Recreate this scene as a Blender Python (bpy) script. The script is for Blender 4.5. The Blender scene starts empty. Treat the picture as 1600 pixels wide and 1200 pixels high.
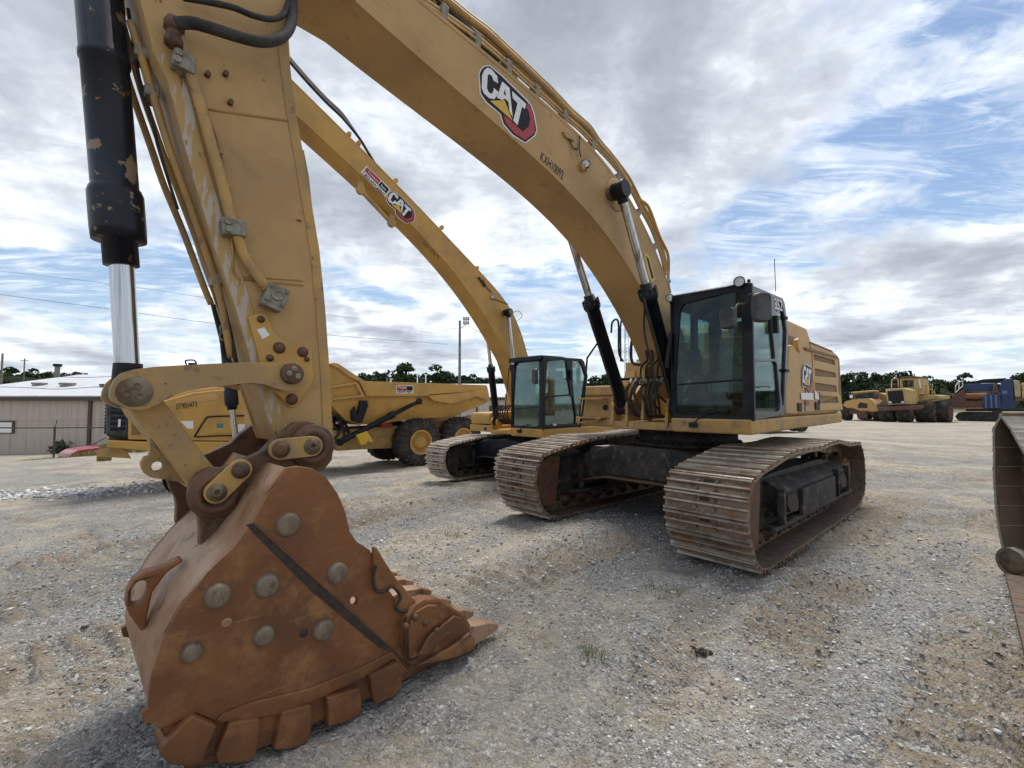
import bpy, math, random
import numpy as np
from mathutils import Vector
from mathutils.geometry import tessellate_polygon
random.seed(7); rng=np.random.default_rng(7)
sc=bpy.context.scene; C=sc.collection; PI=math.pi
# ------------------------------------------------------------ camera
FPX=707.2; PITCH=.0433; CAMH=1.788
cd=bpy.data.cameras.new('camera'); cam=bpy.data.objects.new('camera',cd); C.objects.link(cam); sc.camera=cam
cd.sensor_width=36; cd.lens=FPX/1600*36; cd.clip_start=.05; cd.clip_end=3000
cam.location=(0,0,CAMH); cam.rotation_euler=(PI/2+PITCH,0,0)
sc.render.resolution_x=1024; sc.render.resolution_y=768
sc.view_settings.view_transform='Standard'; sc.view_settings.look='None'; sc.view_settings.exposure=0.46; sc.view_settings.gamma=1
CP,SP=math.cos(PITCH),math.sin(PITCH)
def ray(u,v):
    x=(u-800)/FPX; y=(600-v)/FPX
    return Vector((x,CP-y*SP,SP+y*CP))
# ------------------------------------------------------------ node helper
class NT:
    def __init__(s,nt): s.nt=nt; s.n=nt.nodes; s.l=nt.links
    def new(s,t,**k):
        n=s.n.new(t)
        for a,b in k.items():
            if a=='i':
                for kk,v in b.items(): s.put(n,kk,v)
            else: setattr(n,a,b)
        return n
    def put(s,n,k,v):
        if isinstance(v,bpy.types.NodeSocket): s.l.new(v,n.inputs[k])
        else: n.inputs[k].default_value=v
    def math(s,op,a,b=None,c=None,clamp=False):
        n=s.n.new('ShaderNodeMath'); n.operation=op; n.use_clamp=clamp
        for i,v in enumerate((a,b,c)):
            if v is not None: s.put(n,i,v)
        return n.outputs[0]
    def vm(s,op,a,b=None):
        n=s.n.new('ShaderNodeVectorMath'); n.operation=op
        s.put(n,0,a)
        if b is not None: s.put(n,1,b)
        return n.outputs[1] if op in('DOT_PRODUCT','LENGTH') else n.outputs[0]
    def mix(s,f,a,b):
        n=s.n.new('ShaderNodeMix'); n.data_type='RGBA'; s.put(n,0,f); s.put(n,6,a); s.put(n,7,b); return n.outputs[2]
    def ramp(s,f,pts,interp='LINEAR'):
        n=s.n.new('ShaderNodeValToRGB'); n.color_ramp.interpolation=interp; e=n.color_ramp.elements
        while len(e)<len(pts): e.new(.5)
        for i,(p,c) in enumerate(pts):
            e[i].position=p; e[i].color=c if len(c)==4 else (*c,1)
        s.put(n,0,f); return n.outputs[0]
    def noise(s,vec,scale,detail=4,rough=.5,dist=0,dim='3D'):
        n=s.n.new('ShaderNodeTexNoise'); n.noise_dimensions=dim
        if vec is not None: s.put(n,'Vector',vec)
        n.inputs['Scale'].default_value=scale; n.inputs['Detail'].default_value=detail; n.inputs['Roughness'].default_value=rough; n.inputs['Distortion'].default_value=dist
        return n.outputs[0]
    def step(s,v,a,b): # smoothstep a..b -> 0..1
        n=s.n.new('ShaderNodeMapRange'); n.interpolation_type='SMOOTHSTEP'; s.put(n,0,v)
        n.inputs[1].default_value=a; n.inputs[2].default_value=b; return n.outputs[0]
G3=lambda v:(v,v,v,1)
# ------------------------------------------------------------ sky
SUN_EL=math.radians(66); SUN_AZ=math.radians(20)   # azimuth from +Y (view direction) towards +X
w=bpy.data.worlds.new('World'); sc.world=w; w.use_nodes=True
t=NT(w.node_tree); t.n.clear()
sky=t.new('ShaderNodeTexSky',sky_type='NISHITA'); sky.sun_disc=False; sky.sun_elevation=SUN_EL; sky.sun_rotation=SUN_AZ; sky.air_density=1.2; sky.dust_density=1.0; sky.ozone_density=1.5
tc=t.new('ShaderNodeTexCoord'); D=tc.outputs['Generated']
sep=t.new('ShaderNodeSeparateXYZ',i={0:D}); zz=t.math('MAXIMUM',sep.outputs[2],0.0)
den=t.math('ADD',zz,.10)
comb=t.new('ShaderNodeCombineXYZ',i={0:t.math('DIVIDE',sep.outputs[0],den),1:t.math('DIVIDE',sep.outputs[1],den),2:0.37})
P=comb.outputs[0]
n1=t.noise(P,.75,9,.58,.25)
n2=t.noise(t.vm('MULTIPLY',P,(1.0,1.7,1)),3.2,9,.66,.5)
n3=t.noise(t.vm('MULTIPLY',D,(1,1,1.9)),6.0,9,.62,.45)
lowk=t.step(sep.outputs[2],.42,.10)
dens=t.math('ADD',t.math('MULTIPLY',n1,t.math('SUBTRACT',.56,t.math('MULTIPLY',lowk,.22))),t.math('ADD',t.math('MULTIPLY',n2,.22),t.math('MULTIPLY',n3,t.math('ADD',.22,t.math('MULTIPLY',lowk,.22)))))
def bias(u,v,rad,amt,ex=1.0):
    global dens
    d=ray(u,v).normalized()
    dd=t.vm('SUBTRACT',D,tuple(d)); 
    if ex!=1.0: dd=t.vm('MULTIPLY',dd,(1,1,ex))
    L=t.vm('LENGTH',dd); f=t.step(L,rad,rad*.1)
    dens=t.math('ADD',dens,t.math('MULTIPLY',f,amt))
BIAS=[(860,60,.50,.10,1),(150,60,.40,.06,1),(600,330,.25,.07,1.5),(60,130,.30,.08,1.2),(1480,130,.34,-.042,1.3),(1590,260,.22,-.045,1.8),(1500,390,.20,.09,2.2),(60,432,.24,-.13,4.5),(260,415,.16,-.12,4),(850,540,.12,-.12,2),(1180,330,.13,-.05,1),(1160,440,.10,.10,2),(700,520,.18,.07,2.5),(560,455,.10,-.05,3),(1450,480,.3,.06,3),(120,560,.3,.03,3),(1330,60,.25,-.05,1)]
for b in BIAS: bias(*b)
wis=t.noise(t.vm('MULTIPLY',P,(.55,2.1,1)),2.4,10,.72,1.1)
wisp=t.math('MULTIPLY',t.step(wis,.44,.66),.62)
cover=t.math('MAXIMUM',t.step(dens,.415,.535),wisp)
# cloud shading: thick parts grey, thin edges white
sh=t.noise(P,1.5,8,.58,.3); sh2=t.noise(D,7.0,6,.6,.3)
thick=t.math('ADD',t.math('MULTIPLY',dens,1.15),t.math('ADD',t.math('MULTIPLY',t.math('SUBTRACT',sh,.5),.75),t.math('MULTIPLY',t.math('SUBTRACT',sh2,.5),.34)))
cloud=t.ramp(thick,[(.40,(.62,.69,.78)),(.49,(.90,.93,.95)),(.56,(.72,.76,.80)),(.65,(.50,.54,.60)),(.78,(.35,.385,.44)),(.92,(.28,.305,.35))])
blue=t.ramp(zz,[(0,(.54,.65,.75)),(.12,(.36,.50,.70)),(.35,(.22,.35,.58)),(.8,(.12,.21,.44))])
skyc=t.vm('MULTIPLY',sky.outputs[0],(.085,.085,.085))
base=t.mix(.55,skyc,blue)
colr=t.mix(cover,base,cloud)
hz=t.step(sep.outputs[2],.10,.0)
colr=t.mix(t.math('MULTIPLY',hz,.45),colr,(.62,.68,.74,1))
below=t.step(sep.outputs[2],0.0,-.03)
colr=t.mix(below,colr,(.20,.19,.17,1))
bg=t.new('ShaderNodeBackground',i={0:colr,1:1.03}); out=t.new('ShaderNodeOutputWorld',i={0:bg.outputs[0]})
# ------------------------------------------------------------ sun
sd=bpy.data.lights.new('sun','SUN'); sun=bpy.data.objects.new('sun',sd); C.objects.link(sun)
sd.energy=2.7; sd.angle=math.radians(26); sd.color=(1,.95,.87)
sv=Vector((math.sin(SUN_AZ)*math.cos(SUN_EL),math.cos(SUN_AZ)*math.cos(SUN_EL),math.sin(SUN_EL)))
sun.rotation_euler=sv.to_track_quat('Z','Y').to_euler()
# ------------------------------------------------------------ materials
MATS={}
def pmat(name,base,rough=.6,metal=0,c2=None,s2=3,t2=(.45,.62),c3=None,s3=14,t3=(.6,.68),bump=0,bs=60,spec=.5,coat=0,stretch=None,rvar=.12,detail=8,emit=None,scr=None,c4=None,s4=40,t4=(.62,.7)):
    if name in MATS: return MATS[name]
    m=bpy.data.materials.new(name); m.use_nodes=True; t=NT(m.node_tree); b=t.n['Principled BSDF']
    tc=t.new('ShaderNodeTexCoord'); v=tc.outputs['Object']
    if stretch: v=t.vm('MULTIPLY',v,stretch)
    col=(*base,1)
    if c2 is not None:
        f=t.step(t.noise(v,s2,detail,.6,.2),*t2); col=t.mix(f,col,(*c2,1))
    if c3 is not None:
        f=t.step(t.noise(v,s3,6,.65),*t3); col=t.mix(f,col,(*c3,1))
    if c4 is not None:
        f=t.step(t.noise(v,s4,5,.7),*t4); col=t.mix(f,col,(*c4,1))
    if scr is not None:
        for k,(ang,am) in enumerate(((.5,1),(-.9,.8),(1.4,.7))):
            mp=t.new('ShaderNodeMapping'); t.put(mp,'Vector',v); mp.inputs['Rotation'].default_value=(0,ang,0); mp.inputs['Scale'].default_value=(1.3,1.3,42)
            q=t.step(t.noise(mp.outputs[0],1.6+.5*k,4,.6,.15),.655,.70); reg=t.step(t.noise(v,2.4+k,4,.6),.46,.60)
            col=t.mix(t.math('MULTIPLY',t.math('MULTIPLY',q,reg),scr[1]*am),col,(*scr[0],1))
    t.put(b,'Base Color',col); b.inputs['Metallic'].default_value=metal
    r=t.noise(v,s2*2+1,5,.6); t.put(b,'Roughness',t.math('ADD',rough-rvar/2,t.math('MULTIPLY',r,rvar),clamp=True))
    b.inputs['Specular IOR Level'].default_value=spec; b.inputs['Coat Weight'].default_value=coat
    if bump:
        bn=t.new('ShaderNodeBump',i={'Height':t.noise(v,bs,6,.65),'Strength':1.0,'Distance':bump}); t.put(b,'Normal',bn.outputs[0])
    MATS[name]=m; return m
YEL=pmat('machine yellow paint',(.50,.285,.066),.50,0,(.39,.225,.066),2.2,(.42,.68),(.30,.20,.10),9,(.60,.78),bump=.0008,bs=35,spec=.4,c4=(.10,.055,.03),s4=7,t4=(.70,.76))
YELD=pmat('dusty yellow paint',(.455,.275,.092),.62,0,(.33,.215,.10),3.5,(.40,.62),(.20,.135,.08),11,(.56,.70),bump=.0012,bs=45,spec=.3,c4=(.07,.035,.02),s4=16,t4=(.66,.71))
YELB=pmat('boom yellow paint',(.455,.285,.118),.60,0,(.36,.225,.098),1.3,(.40,.66),(.28,.175,.08),4,(.55,.75),bump=.0006,bs=30,spec=.3,c4=(.12,.065,.03),s4=9,t4=(.66,.72),scr=((.52,.40,.25),.30))
YELS=pmat('sun faded yellow panel',(.50,.30,.10),.55,0,(.42,.26,.11),3,(.40,.66),(.30,.19,.085),12,(.62,.75),bump=.0006,bs=40,spec=.4)
PANR=pmat('brown louvre screen',(.22,.125,.045),.7,0,(.17,.1,.04),6,(.4,.6),bump=.002,bs=180)
BLK=pmat('black paint',(.006,.008,.013),.40,0,(.014,.016,.022),4,(.45,.65),(.035,.03,.026),14,(.62,.78),bump=.0004,spec=.25)
BLKC=pmat('chipped black cylinder paint',(.007,.009,.015),.34,0,(.014,.016,.022),4,(.45,.65),(.20,.14,.085),4.6,(.585,.61),bump=.0005,spec=.3,detail=5,c4=(.16,.09,.05),s4=15,t4=(.66,.68))
BLKU=pmat('dusty undercarriage black',(.014,.014,.015),.65,0,(.045,.039,.032),3,(.38,.62),(.14,.11,.08),9,(.52,.74),bump=.002,bs=30,spec=.3)
CHR=pmat('chrome rod',(.50,.51,.53),.14,1.0,(.24,.24,.25),1.2,(.5,.62),stretch=(9,9,.25),rvar=.12)
RUB=pmat('tyre rubber',(.030,.027,.025),.85,0,(.075,.062,.05),3,(.40,.66),(.11,.09,.07),16,(.55,.7),bump=.003,bs=40,spec=.2)
HOSE=pmat('rubber hose',(.022,.021,.022),.7,0,(.05,.043,.036),8,(.4,.6),bump=.002,bs=60,spec=.3)
STL=pmat('worn track steel',(.235,.165,.112),.55,.25,(.15,.095,.062),3.0,(.40,.62),(.28,.215,.165),17,(.5,.68),bump=.003,bs=40,spec=.5,c4=(.215,.10,.045),s4=2.6,t4=(.56,.66))
TIP=pmat('polished grouser edge',(.40,.35,.29),.42,.55,(.28,.21,.15),7,(.45,.62),bump=.001,bs=60)
TIPB=pmat('pale grouser edge',(.55,.49,.41),.5,.35,(.42,.35,.27),7,(.45,.62),bump=.001,bs=60)
STLI=pmat('dirty inner track steel',(.12,.085,.062),.75,.1,(.12,.075,.048),4,(.4,.6),(.05,.035,.026),12,(.5,.65),bump=.003,bs=30)
RUST=pmat('rusty bucket steel',(.205,.082,.028),.56,.12,(.125,.052,.023),1.8,(.38,.68),(.27,.125,.048),4.6,(.48,.70),bump=.004,bs=24,spec=.4,scr=((.40,.24,.13),.55),c4=(.115,.055,.030),s4=13,t4=(.58,.70))
RUSTD=pmat('dark rusty steel',(.11,.060,.037),.62,.25,(.14,.065,.03),5,(.42,.62),(.05,.033,.025),13,(.5,.68),bump=.003,bs=32)
RUSTE=pmat('polished dusty bucket back',(.36,.235,.150),.50,.25,(.26,.13,.06),2.6,(.40,.62),(.12,.07,.045),7,(.52,.7),bump=.002,bs=30,stretch=(1,1,1))
BUT=pmat('worn wear button steel',(.21,.165,.115),.5,.35,(.155,.115,.078),9,(.38,.66),(.12,.07,.04),16,(.56,.68),bump=.003,bs=50,stretch=(2.2,1,1))
PINS=pmat('greasy pin cap steel',(.19,.155,.105),.55,.3,(.10,.06,.035),9,(.4,.62),(.20,.15,.09),22,(.5,.7),bump=.002,bs=60)
GALV=pmat('weathered clamp steel',(.26,.25,.20),.6,.3,(.17,.15,.11),20,(.4,.6),bump=.002,bs=70)
SEAM=pmat('black seam dirt and pocket shade',(.028,.019,.014),.8,0,(.05,.03,.02),20,(.4,.6),bump=.003,bs=70)
DKG=pmat('dark grey plastic',(.024,.025,.028),.55,0,(.06,.06,.064),6,(.4,.6))
SEATM=pmat('grey seat fabric',(.46,.46,.44),.9,0,(.32,.32,.31),12,(.4,.6),bump=.002,bs=150)
BEIGE=pmat('beige cab trim',(.40,.38,.32),.8,0,(.34,.32,.27),8,(.4,.6))
WHT=pmat('white decal',(.72,.72,.70),.5,0,(.58,.57,.54),25,(.5,.7))
RED=pmat('red decal',(.36,.028,.035),.5,0,(.28,.025,.03),14,(.5,.7))
INK=pmat('black decal',(.014,.015,.019),.55,0,(.024,.025,.028),18,(.5,.7),spec=.2)
LYEL=pmat('yellow decal',(.62,.38,.03),.5,0,(.5,.32,.04),14,(.5,.7))
TEAL=pmat('teal decal',(.03,.19,.20),.6)
MIRR=pmat('mirror glass',(.5,.52,.55),.08,1)
LENS=pmat('lamp lens',(.60,.60,.56),.15,.1,(.42,.42,.40),40,(.4,.6))
GRAVT=(.30,.29,.27)
def glassmat(name,tint,refl=1.0):
    m=bpy.data.materials.new(name); m.use_nodes=True; t=NT(m.node_tree); t.n.clear()
    fr=t.new('ShaderNodeFresnel',i={'IOR':1.52}); f=t.math('ADD',t.math('MULTIPLY',fr.outputs[0],refl),.008,clamp=True)
    tc=t.new('ShaderNodeTexCoord'); d=t.step(t.noise(tc.outputs['Object'],2.5,6,.6),.45,.75)
    tr=t.new('ShaderNodeBsdfTransparent',i={0:(*tint,1)}); gl=t.new('ShaderNodeBsdfGlossy',i={0:(.9,.95,.97,1),1:.03}); df=t.new('ShaderNodeBsdfDiffuse',i={0:(.35,.34,.31,1)})
    a=t.new('ShaderNodeMixShader',i={0:t.math('MULTIPLY',d,.045),1:tr.outputs[0],2:df.outputs[0]})
    b=t.new('ShaderNodeMixShader',i={0:f,1:a.outputs[0],2:gl.outputs[0]}); t.new('ShaderNodeOutputMaterial',i={0:b.outputs[0]})
    MATS[name]=m; return m
GLS=glassmat('cab glass',(.60,.71,.69),.42)
# ------------------------------------------------------------ mesh building
class MB:
    def __init__(s): s.v=[]; s.f=[]; s.m=[]; s.mi=0; s.sm=[]; s.smooth=False
    def mat(s,i): s.mi=i; return s
    def add(s,vs,fs,smooth=None):
        o=len(s.v); s.v+= [tuple(a) for a in vs]; s.f+=[tuple(i+o for i in f) for f in fs]
        s.m+=[s.mi]*len(fs); s.sm+=[s.smooth if smooth is None else smooth]*len(fs); return s
    def hexa(s,p): # 8 pts: bottom 4, top 4
        return s.add(p,[(0,3,2,1),(4,5,6,7),(0,1,5,4),(1,2,6,5),(2,3,7,6),(3,0,4,7)],False)
    def box(s,x0,x1,y0,y1,z0,z1):
        return s.hexa([(x0,y0,z0),(x1,y0,z0),(x1,y1,z0),(x0,y1,z0),(x0,y0,z1),(x1,y0,z1),(x1,y1,z1),(x0,y1,z1)])
    def prism(s,poly,a0,a1,axis='y',holes=()):
        """poly: 2-D points (x,z) for axis y, (y,z) for axis x, (x,y) for axis z"""
        def mk(p,a):
            if axis=='y': return (p[0],a,p[1])
            if axis=='x': return (a,p[0],p[1])
            return (p[0],p[1],a)
        loops=[list(poly)]+[list(h) for h in holes]
        flat=[p for l in loops for p in l]
        tri=tessellate_polygon([[Vector((p[0],p[1],0)) for p in l] for l in loops])
        n=len(flat); vs=[mk(p,a0) for p in flat]+[mk(p,a1) for p in flat]; fs=[]
        for tr in tri: fs.append(tuple(tr)); fs.append(tuple(i+n for i in reversed(tr)))
        o=0
        for l in loops:
            k=len(l)
            for i in range(k): j=(i+1)%k; fs.append((o+i,o+j,o+j+n,o+i+n))
            o+=k
        return s.add(vs,fs,False)
    def cyl(s,a,b,r,r2=None,n=20,cap=True):
        a=Vector(a); b=Vector(b); r2=r if r2 is None else r2; d=(b-a).normalized()
        u=d.orthogonal().normalized(); w_=d.cross(u)
        vs=[]
        for c,rr in((a,r),(b,r2)):
            for i in range(n):
                an=2*PI*i/n; vs.append(c+u*math.cos(an)*rr+w_*math.sin(an)*rr)
        s.add(vs,[(i,(i+1)%n,(i+1)%n+n,i+n) for i in range(n)],True)
        if cap:
            s.add(vs[:n],[tuple(range(n-1,-1,-1))],False); s.add(vs[n:],[tuple(range(n))],False)
        return s
    def lathe(s,c,axis,prof,n=32):
        """prof: (distance along axis, radius)"""
        c=Vector(c); d=Vector(axis).normalized(); u=d.orthogonal().normalized(); w_=d.cross(u); vs=[];fs=[]
        for (h,r) in prof:
            for i in range(n):
                an=2*PI*i/n; vs.append(c+d*h+(u*math.cos(an)+w_*math.sin(an))*r)
        for k in range(len(prof)-1):
            for i in range(n): j=(i+1)%n; fs.append((k*n+i,k*n+j,(k+1)*n+j,(k+1)*n+i))
        return s.add(vs,fs,True)
    def tube(s,pts,r,n=8,sub=5,closed=False):
        pts=[Vector(p) for p in pts]
        if sub>1 and len(pts)>2: pts=catmull(pts,sub,closed)
        N=len(pts); vs=[]; fs=[]; prev=None
        for i,p in enumerate(pts):
            if closed: d=(pts[(i+1)%N]-pts[i-1])
            else: d=pts[min(i+1,N-1)]-pts[max(i-1,0)]
            d.normalize()
            u=d.orthogonal().normalized() if prev is None else (prev-d*prev.dot(d)).normalized()
            prev=u; w_=d.cross(u)
            rr=r(i/(N-1)) if callable(r) else r
            for k in range(n): an=2*PI*k/n; vs.append(p+(u*math.cos(an)+w_*math.sin(an))*rr)
        M=N if closed else N-1
        for i in range(M):
            for k in range(n):
                j=(k+1)%n; i2=(i+1)%N; fs.append((i*n+k,i*n+j,i2*n+j,i2*n+k))
        s.add(vs,fs,True)
        if not closed: s.add(vs[:n],[tuple(range(n-1,-1,-1))],False); s.add(vs[-n:],[tuple(range(n))],False)
        return s
    def loft(s,A,B,capA=True,capB=True):
        n=len(A); s.add(list(A)+list(B),[(i,(i+1)%n,(i+1)%n+n,i+n) for i in range(n)],False)
        return s
    def build(s,name,mats,parent=None,bevel=0,seg=2):
        me=bpy.data.meshes.new(name); me.from_pydata(s.v,[],s.f)
        if not isinstance(mats,(list,tuple)): mats=[mats]
        for m in mats: me.materials.append(m)
        me.polygons.foreach_set('material_index',s.m); me.polygons.foreach_set('use_smooth',s.sm)
        me.update(); me.validate()
        import bmesh
        if len(s.f)<60000:
            bm=bmesh.new(); bm.from_mesh(me); bmesh.ops.recalc_face_normals(bm,faces=bm.faces); bm.to_mesh(me); bm.free()
        o=bpy.data.objects.new(name,me); C.objects.link(o)
        if parent is not None: o.parent=parent
        if bevel:
            b=o.modifiers.new('bevel','BEVEL'); b.width=bevel; b.segments=seg; b.limit_method='ANGLE'; b.angle_limit=math.radians(40)
            b.harden_normals=False
            for p in me.polygons: p.use_smooth=True
            try:
                we=o.modifiers.new('wn','WEIGHTED_NORMAL'); we.keep_sharp=True
            except Exception: pass
        return o
def catmull(pts,sub,closed=False):
    out=[]; N=len(pts); R=range(N) if closed else range(N-1)
    for i in R:
        p0=pts[i-1] if (closed or i>0) else pts[0]*2-pts[1]; p1=pts[i]; p2=pts[(i+1)%N]
        p3=pts[(i+2)%N] if (closed or i+2<N) else p2*2-p1
        for k in range(sub):
            t=k/sub; out.append(.5*((2*p1)+(p2-p0)*t+(2*p0-5*p1+4*p2-p3)*t*t+(3*p1-p0-3*p2+p3)*t**3))
    if not closed: out.append(pts[-1])
    return out
def circ(c,r,n=20,ry=None,ph=0): return [(c[0]+math.cos(2*PI*i/n+ph)*r,c[1]+math.sin(2*PI*i/n+ph)*(ry or r)) for i in range(n)]
class Frame:
    """a thing's own coordinate frame, and rays of the photograph met with its planes"""
    def __init__(s,ox,oy,oz,yaw,rx=0):
        s.o=Vector((ox,oy,oz)); s.yaw=yaw; s.c=math.cos(yaw); s.s=math.sin(yaw)
    def loc(s,w):
        d=w-s.o; return Vector((s.c*d.x+s.s*d.y,-s.s*d.x+s.c*d.y,d.z))
    def hit(s,u,v,i,val):
        c0=s.loc(Vector((0,0,CAMH))); d=s.loc(Vector((0,0,CAMH))+ray(u,v))-c0; return c0+d*((val-c0[i])/d[i])
    def y(s,u,v,Y): return s.hit(u,v,1,Y)
    def x(s,u,v,X): return s.hit(u,v,0,X)
    def z(s,u,v,Z): return s.hit(u,v,2,Z)
    def py(s,pts,Y,zm=None):
        if zm: pts=[(zm[0]+p[0]/zm[2],zm[1]+p[1]/zm[2]) for p in pts]
        return [(q.x,q.z) for q in (s.y(p[0],p[1],Y) for p in pts)]
    def px(s,pts,X,zm=None):
        if zm: pts=[(zm[0]+p[0]/zm[2],zm[1]+p[1]/zm[2]) for p in pts]
        return [(q.y,q.z) for q in (s.x(p[0],p[1],X) for p in pts)]
    def world(s,p): return Vector((s.o.x+s.c*p[0]-s.s*p[1],s.o.y+s.s*p[0]+s.c*p[1],s.o.z+p[2]))
def thing(name,label,cat,fr=None,loc=(0,0,0),rz=0,group=None):
    o=bpy.data.objects.new(name,None); C.objects.link(o); o.empty_display_size=.3
    if fr is not None: o.location=fr.o; o.rotation_euler=(0,0,fr.yaw)
    else: o.location=loc; o.rotation_euler=(0,0,rz)
    return tag(o,label,cat,group)
def tag(o,label,cat,group=None):
    o['label']=label; o['category']=cat
    if group: o['group']=group
    return o
def text_mesh(name,body,fr,Y,p0,p1,h,mat,parent,thick=.002,bold=.0,axis='y',slant=0):
    """letters on the plane Y of a frame, from pixel p0 (lower left) to p1 (lower right), h = height/width share"""
    cu=bpy.data.curves.new('txt','FONT'); cu.body=body; cu.offset=bold
    ob=bpy.data.objects.new('txt',cu); C.objects.link(ob)
    dg=bpy.context.evaluated_depsgraph_get(); me=bpy.data.meshes.new_from_object(ob.evaluated_get(dg))
    bpy.data.objects.remove(ob); bpy.data.curves.remove(cu)
    f=fr.y if axis=='y' else fr.x
    A=f(*p0,Y); B=f(*p1,Y); ux=(B-A); W=ux.length; ux=ux.normalized(); nrm=Vector((0,1,0)) if axis=='y' else Vector((1,0,0)); uy=nrm.cross(ux)
    xs=[v.co.x for v in me.vertices]; ys=[v.co.y for v in me.vertices]; x0,x1=min(xs),max(xs); y0,y1=min(ys),max(ys)
    H=h
    for v in me.vertices:
        a=(v.co.x-x0)/(x1-x0)*W; b=(v.co.y-y0)/(y1-y0)*H
        v.co=A+ux*(a+slant*b)+uy*b+nrm*thick
    me.materials.clear(); me.materials.append(mat); me.name=name
    o=bpy.data.objects.new(name,me); C.objects.link(o); o.parent=parent; return o
# ------------------------------------------------------------ terrain
def vnoise(x,y,seed):
    xi=np.floor(x).astype(np.int64); yi=np.floor(y).astype(np.int64); xf=x-xi; yf=y-yi
    def h(a,b):
        n=(a*374761393+b*668265263+seed*974711)&0x7fffffff; n=((n^(n>>13))*1274126177)&0x7fffffff
        n=(n^(n>>16)); return (n&0xffff)/65535.0
    u=xf*xf*(3-2*xf); v=yf*yf*(3-2*yf)
    return (h(xi,yi)*(1-u)+h(xi+1,yi)*u)*(1-v)+(h(xi,yi+1)*(1-u)+h(xi+1,yi+1)*u)*v-.5
SS=np.array([-60,0,3,6,11,20,26.2,28.6,46,70,110,200,900]); ZS=np.array([0,0,-.02,-.2,-.62,-.9,-.99,-1.75,-2.5,-2.7,-2.7,-2.7,-2.7])
def smooth_lane(x,y):
    s=.5*y-.6*x
    return np.interp(s,SS,ZS)
TREADS=[ # (x0,y0,x1,y1,half width) strips of grouser prints pressed into the dirt
 (-3.6,6.5,.3,10.3,.50),(-4.9,7.4,-.9,11.2,.50),(-4.4,1.7,-2.5,4.5,.36),(-5.4,2.9,-3.2,6.3,.40),(-6.8,4.4,-4.4,8.0,.45),(1.1,2.7,3.6,4.9,.36),(1.75,2.0,4.1,3.9,.34),(-.6,4.3,2.0,6.4,.40),(4.2,6.0,7.6,9.0,.50),(5.6,5.2,9.4,8.4,.5)]
def treads(x,y):
    M=np.zeros_like(x); Z=np.zeros_like(x); Q=np.zeros_like(x)
    for (x0,y0,x1,y1,hw) in TREADS:
        dx,dy=x1-x0,y1-y0; L=math.hypot(dx,dy); ux,uy=dx/L,dy/L
        a=(x-x0)*ux+(y-y0)*uy; b=-(x-x0)*uy+(y-y0)*ux+.05*np.sin(a*2.1)
        m=np.clip((hw-np.abs(b))/.10,0,1)*np.clip(a/.4,0,1)*np.clip((L-a)/.4,0,1)
        m=m*np.clip(.75+2.4*vnoise(x*1.3,y*1.3,21),0,1)
        ph=np.sin(a*2*PI/.21+.5*vnoise(x*4,y*4,8)*6); br=np.sign(ph)*np.abs(ph)**.6
        Z=np.where(m>M,m*(.036*br-.030),Z); Q=np.where(m>M,br,Q); M=np.maximum(M,m)
        edge=np.exp(-((np.abs(b)-hw-.04)/.07)**2)*np.clip(a/.4,0,1)*np.clip((L-a)/.4,0,1); Z=Z+.034*edge
    for (cx,cy,r0,hw,a_lo,a_hi) in ARCS:
        rr=np.hypot(x-cx,y-cy); an=np.degrees(np.arctan2(y-cy,x-cx)); an=np.where(an<-90,an+360,an) if a_hi>180 else an; b=rr-r0+.06*vnoise(an*.12,rr*0,17)
        m=np.clip((hw-np.abs(b))/.09,0,1)*np.clip((an-a_lo)/4,0,1)*np.clip((a_hi-an)/4,0,1); m=m*np.clip(.8+2.2*vnoise(x*.9+5,y*.9,23),0,1)
        ph=np.sin(np.radians(an)*r0*2*PI/.16+np.abs(b)*22); br=np.sign(ph)*np.abs(ph)**.7
        Z=Z+m*(.016*br-.038); Q=np.where(m>M,br,Q); M=np.maximum(M,.85*m)
        Z=Z+.030*np.exp(-((np.abs(b)-hw-.05)/.08)**2)*np.clip((an-a_lo)/4,0,1)*np.clip((a_hi-an)/4,0,1)
    return M,Z,Q
ARCS=[(9.5,-3.2,8.7,.24,95,170),(9.5,-3.2,10.6,.24,95,165),(-12.5,1.5,9.9,.23,-5,75),(-12.5,1.5,8.1,.23,0,80),(22,30,20.5,.30,200,268),(22,30,22.6,.30,200,268),(3,40,27,.3,230,269),(3,40,29,.3,230,269)]
def ground_z(x,y,fine=True):
    z=smooth_lane(x,y)
    r=np.hypot(x,y)
    z=z+.06*vnoise(x*.35,y*.35,3)*np.clip(r/3,0,1)+.05*vnoise(x*1.1+3,y*1.1,5)
    if fine:
        z=z+.050*vnoise(x*2.3+.7*y,y*2.9,11)+.034*vnoise(x*6+2*y,y*9,12)+.018*vnoise(x*17,y*19,13)+.010*vnoise(x*41,y*41,14)+.022*np.abs(vnoise(x*3.7-y,y*4.4,15))
        # long wheel ruts crossing the yard
        a=.30*x+y; z=z+.030*np.exp(-((a-13.8)/.22)**2)-.05*np.exp(-((a-14.4)/.3)**2)+.03*np.exp(-((a-15.1)/.25)**2)-.04*np.exp(-((a-18.6)/.35)**2)+.03*np.exp(-((a-21.5)/.3)**2)
        z=z+treads(x,y)[1]
    return z
def gz(x,y): return float(ground_z(np.array([float(x)]),np.array([float(y)]),False)[0])
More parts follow.
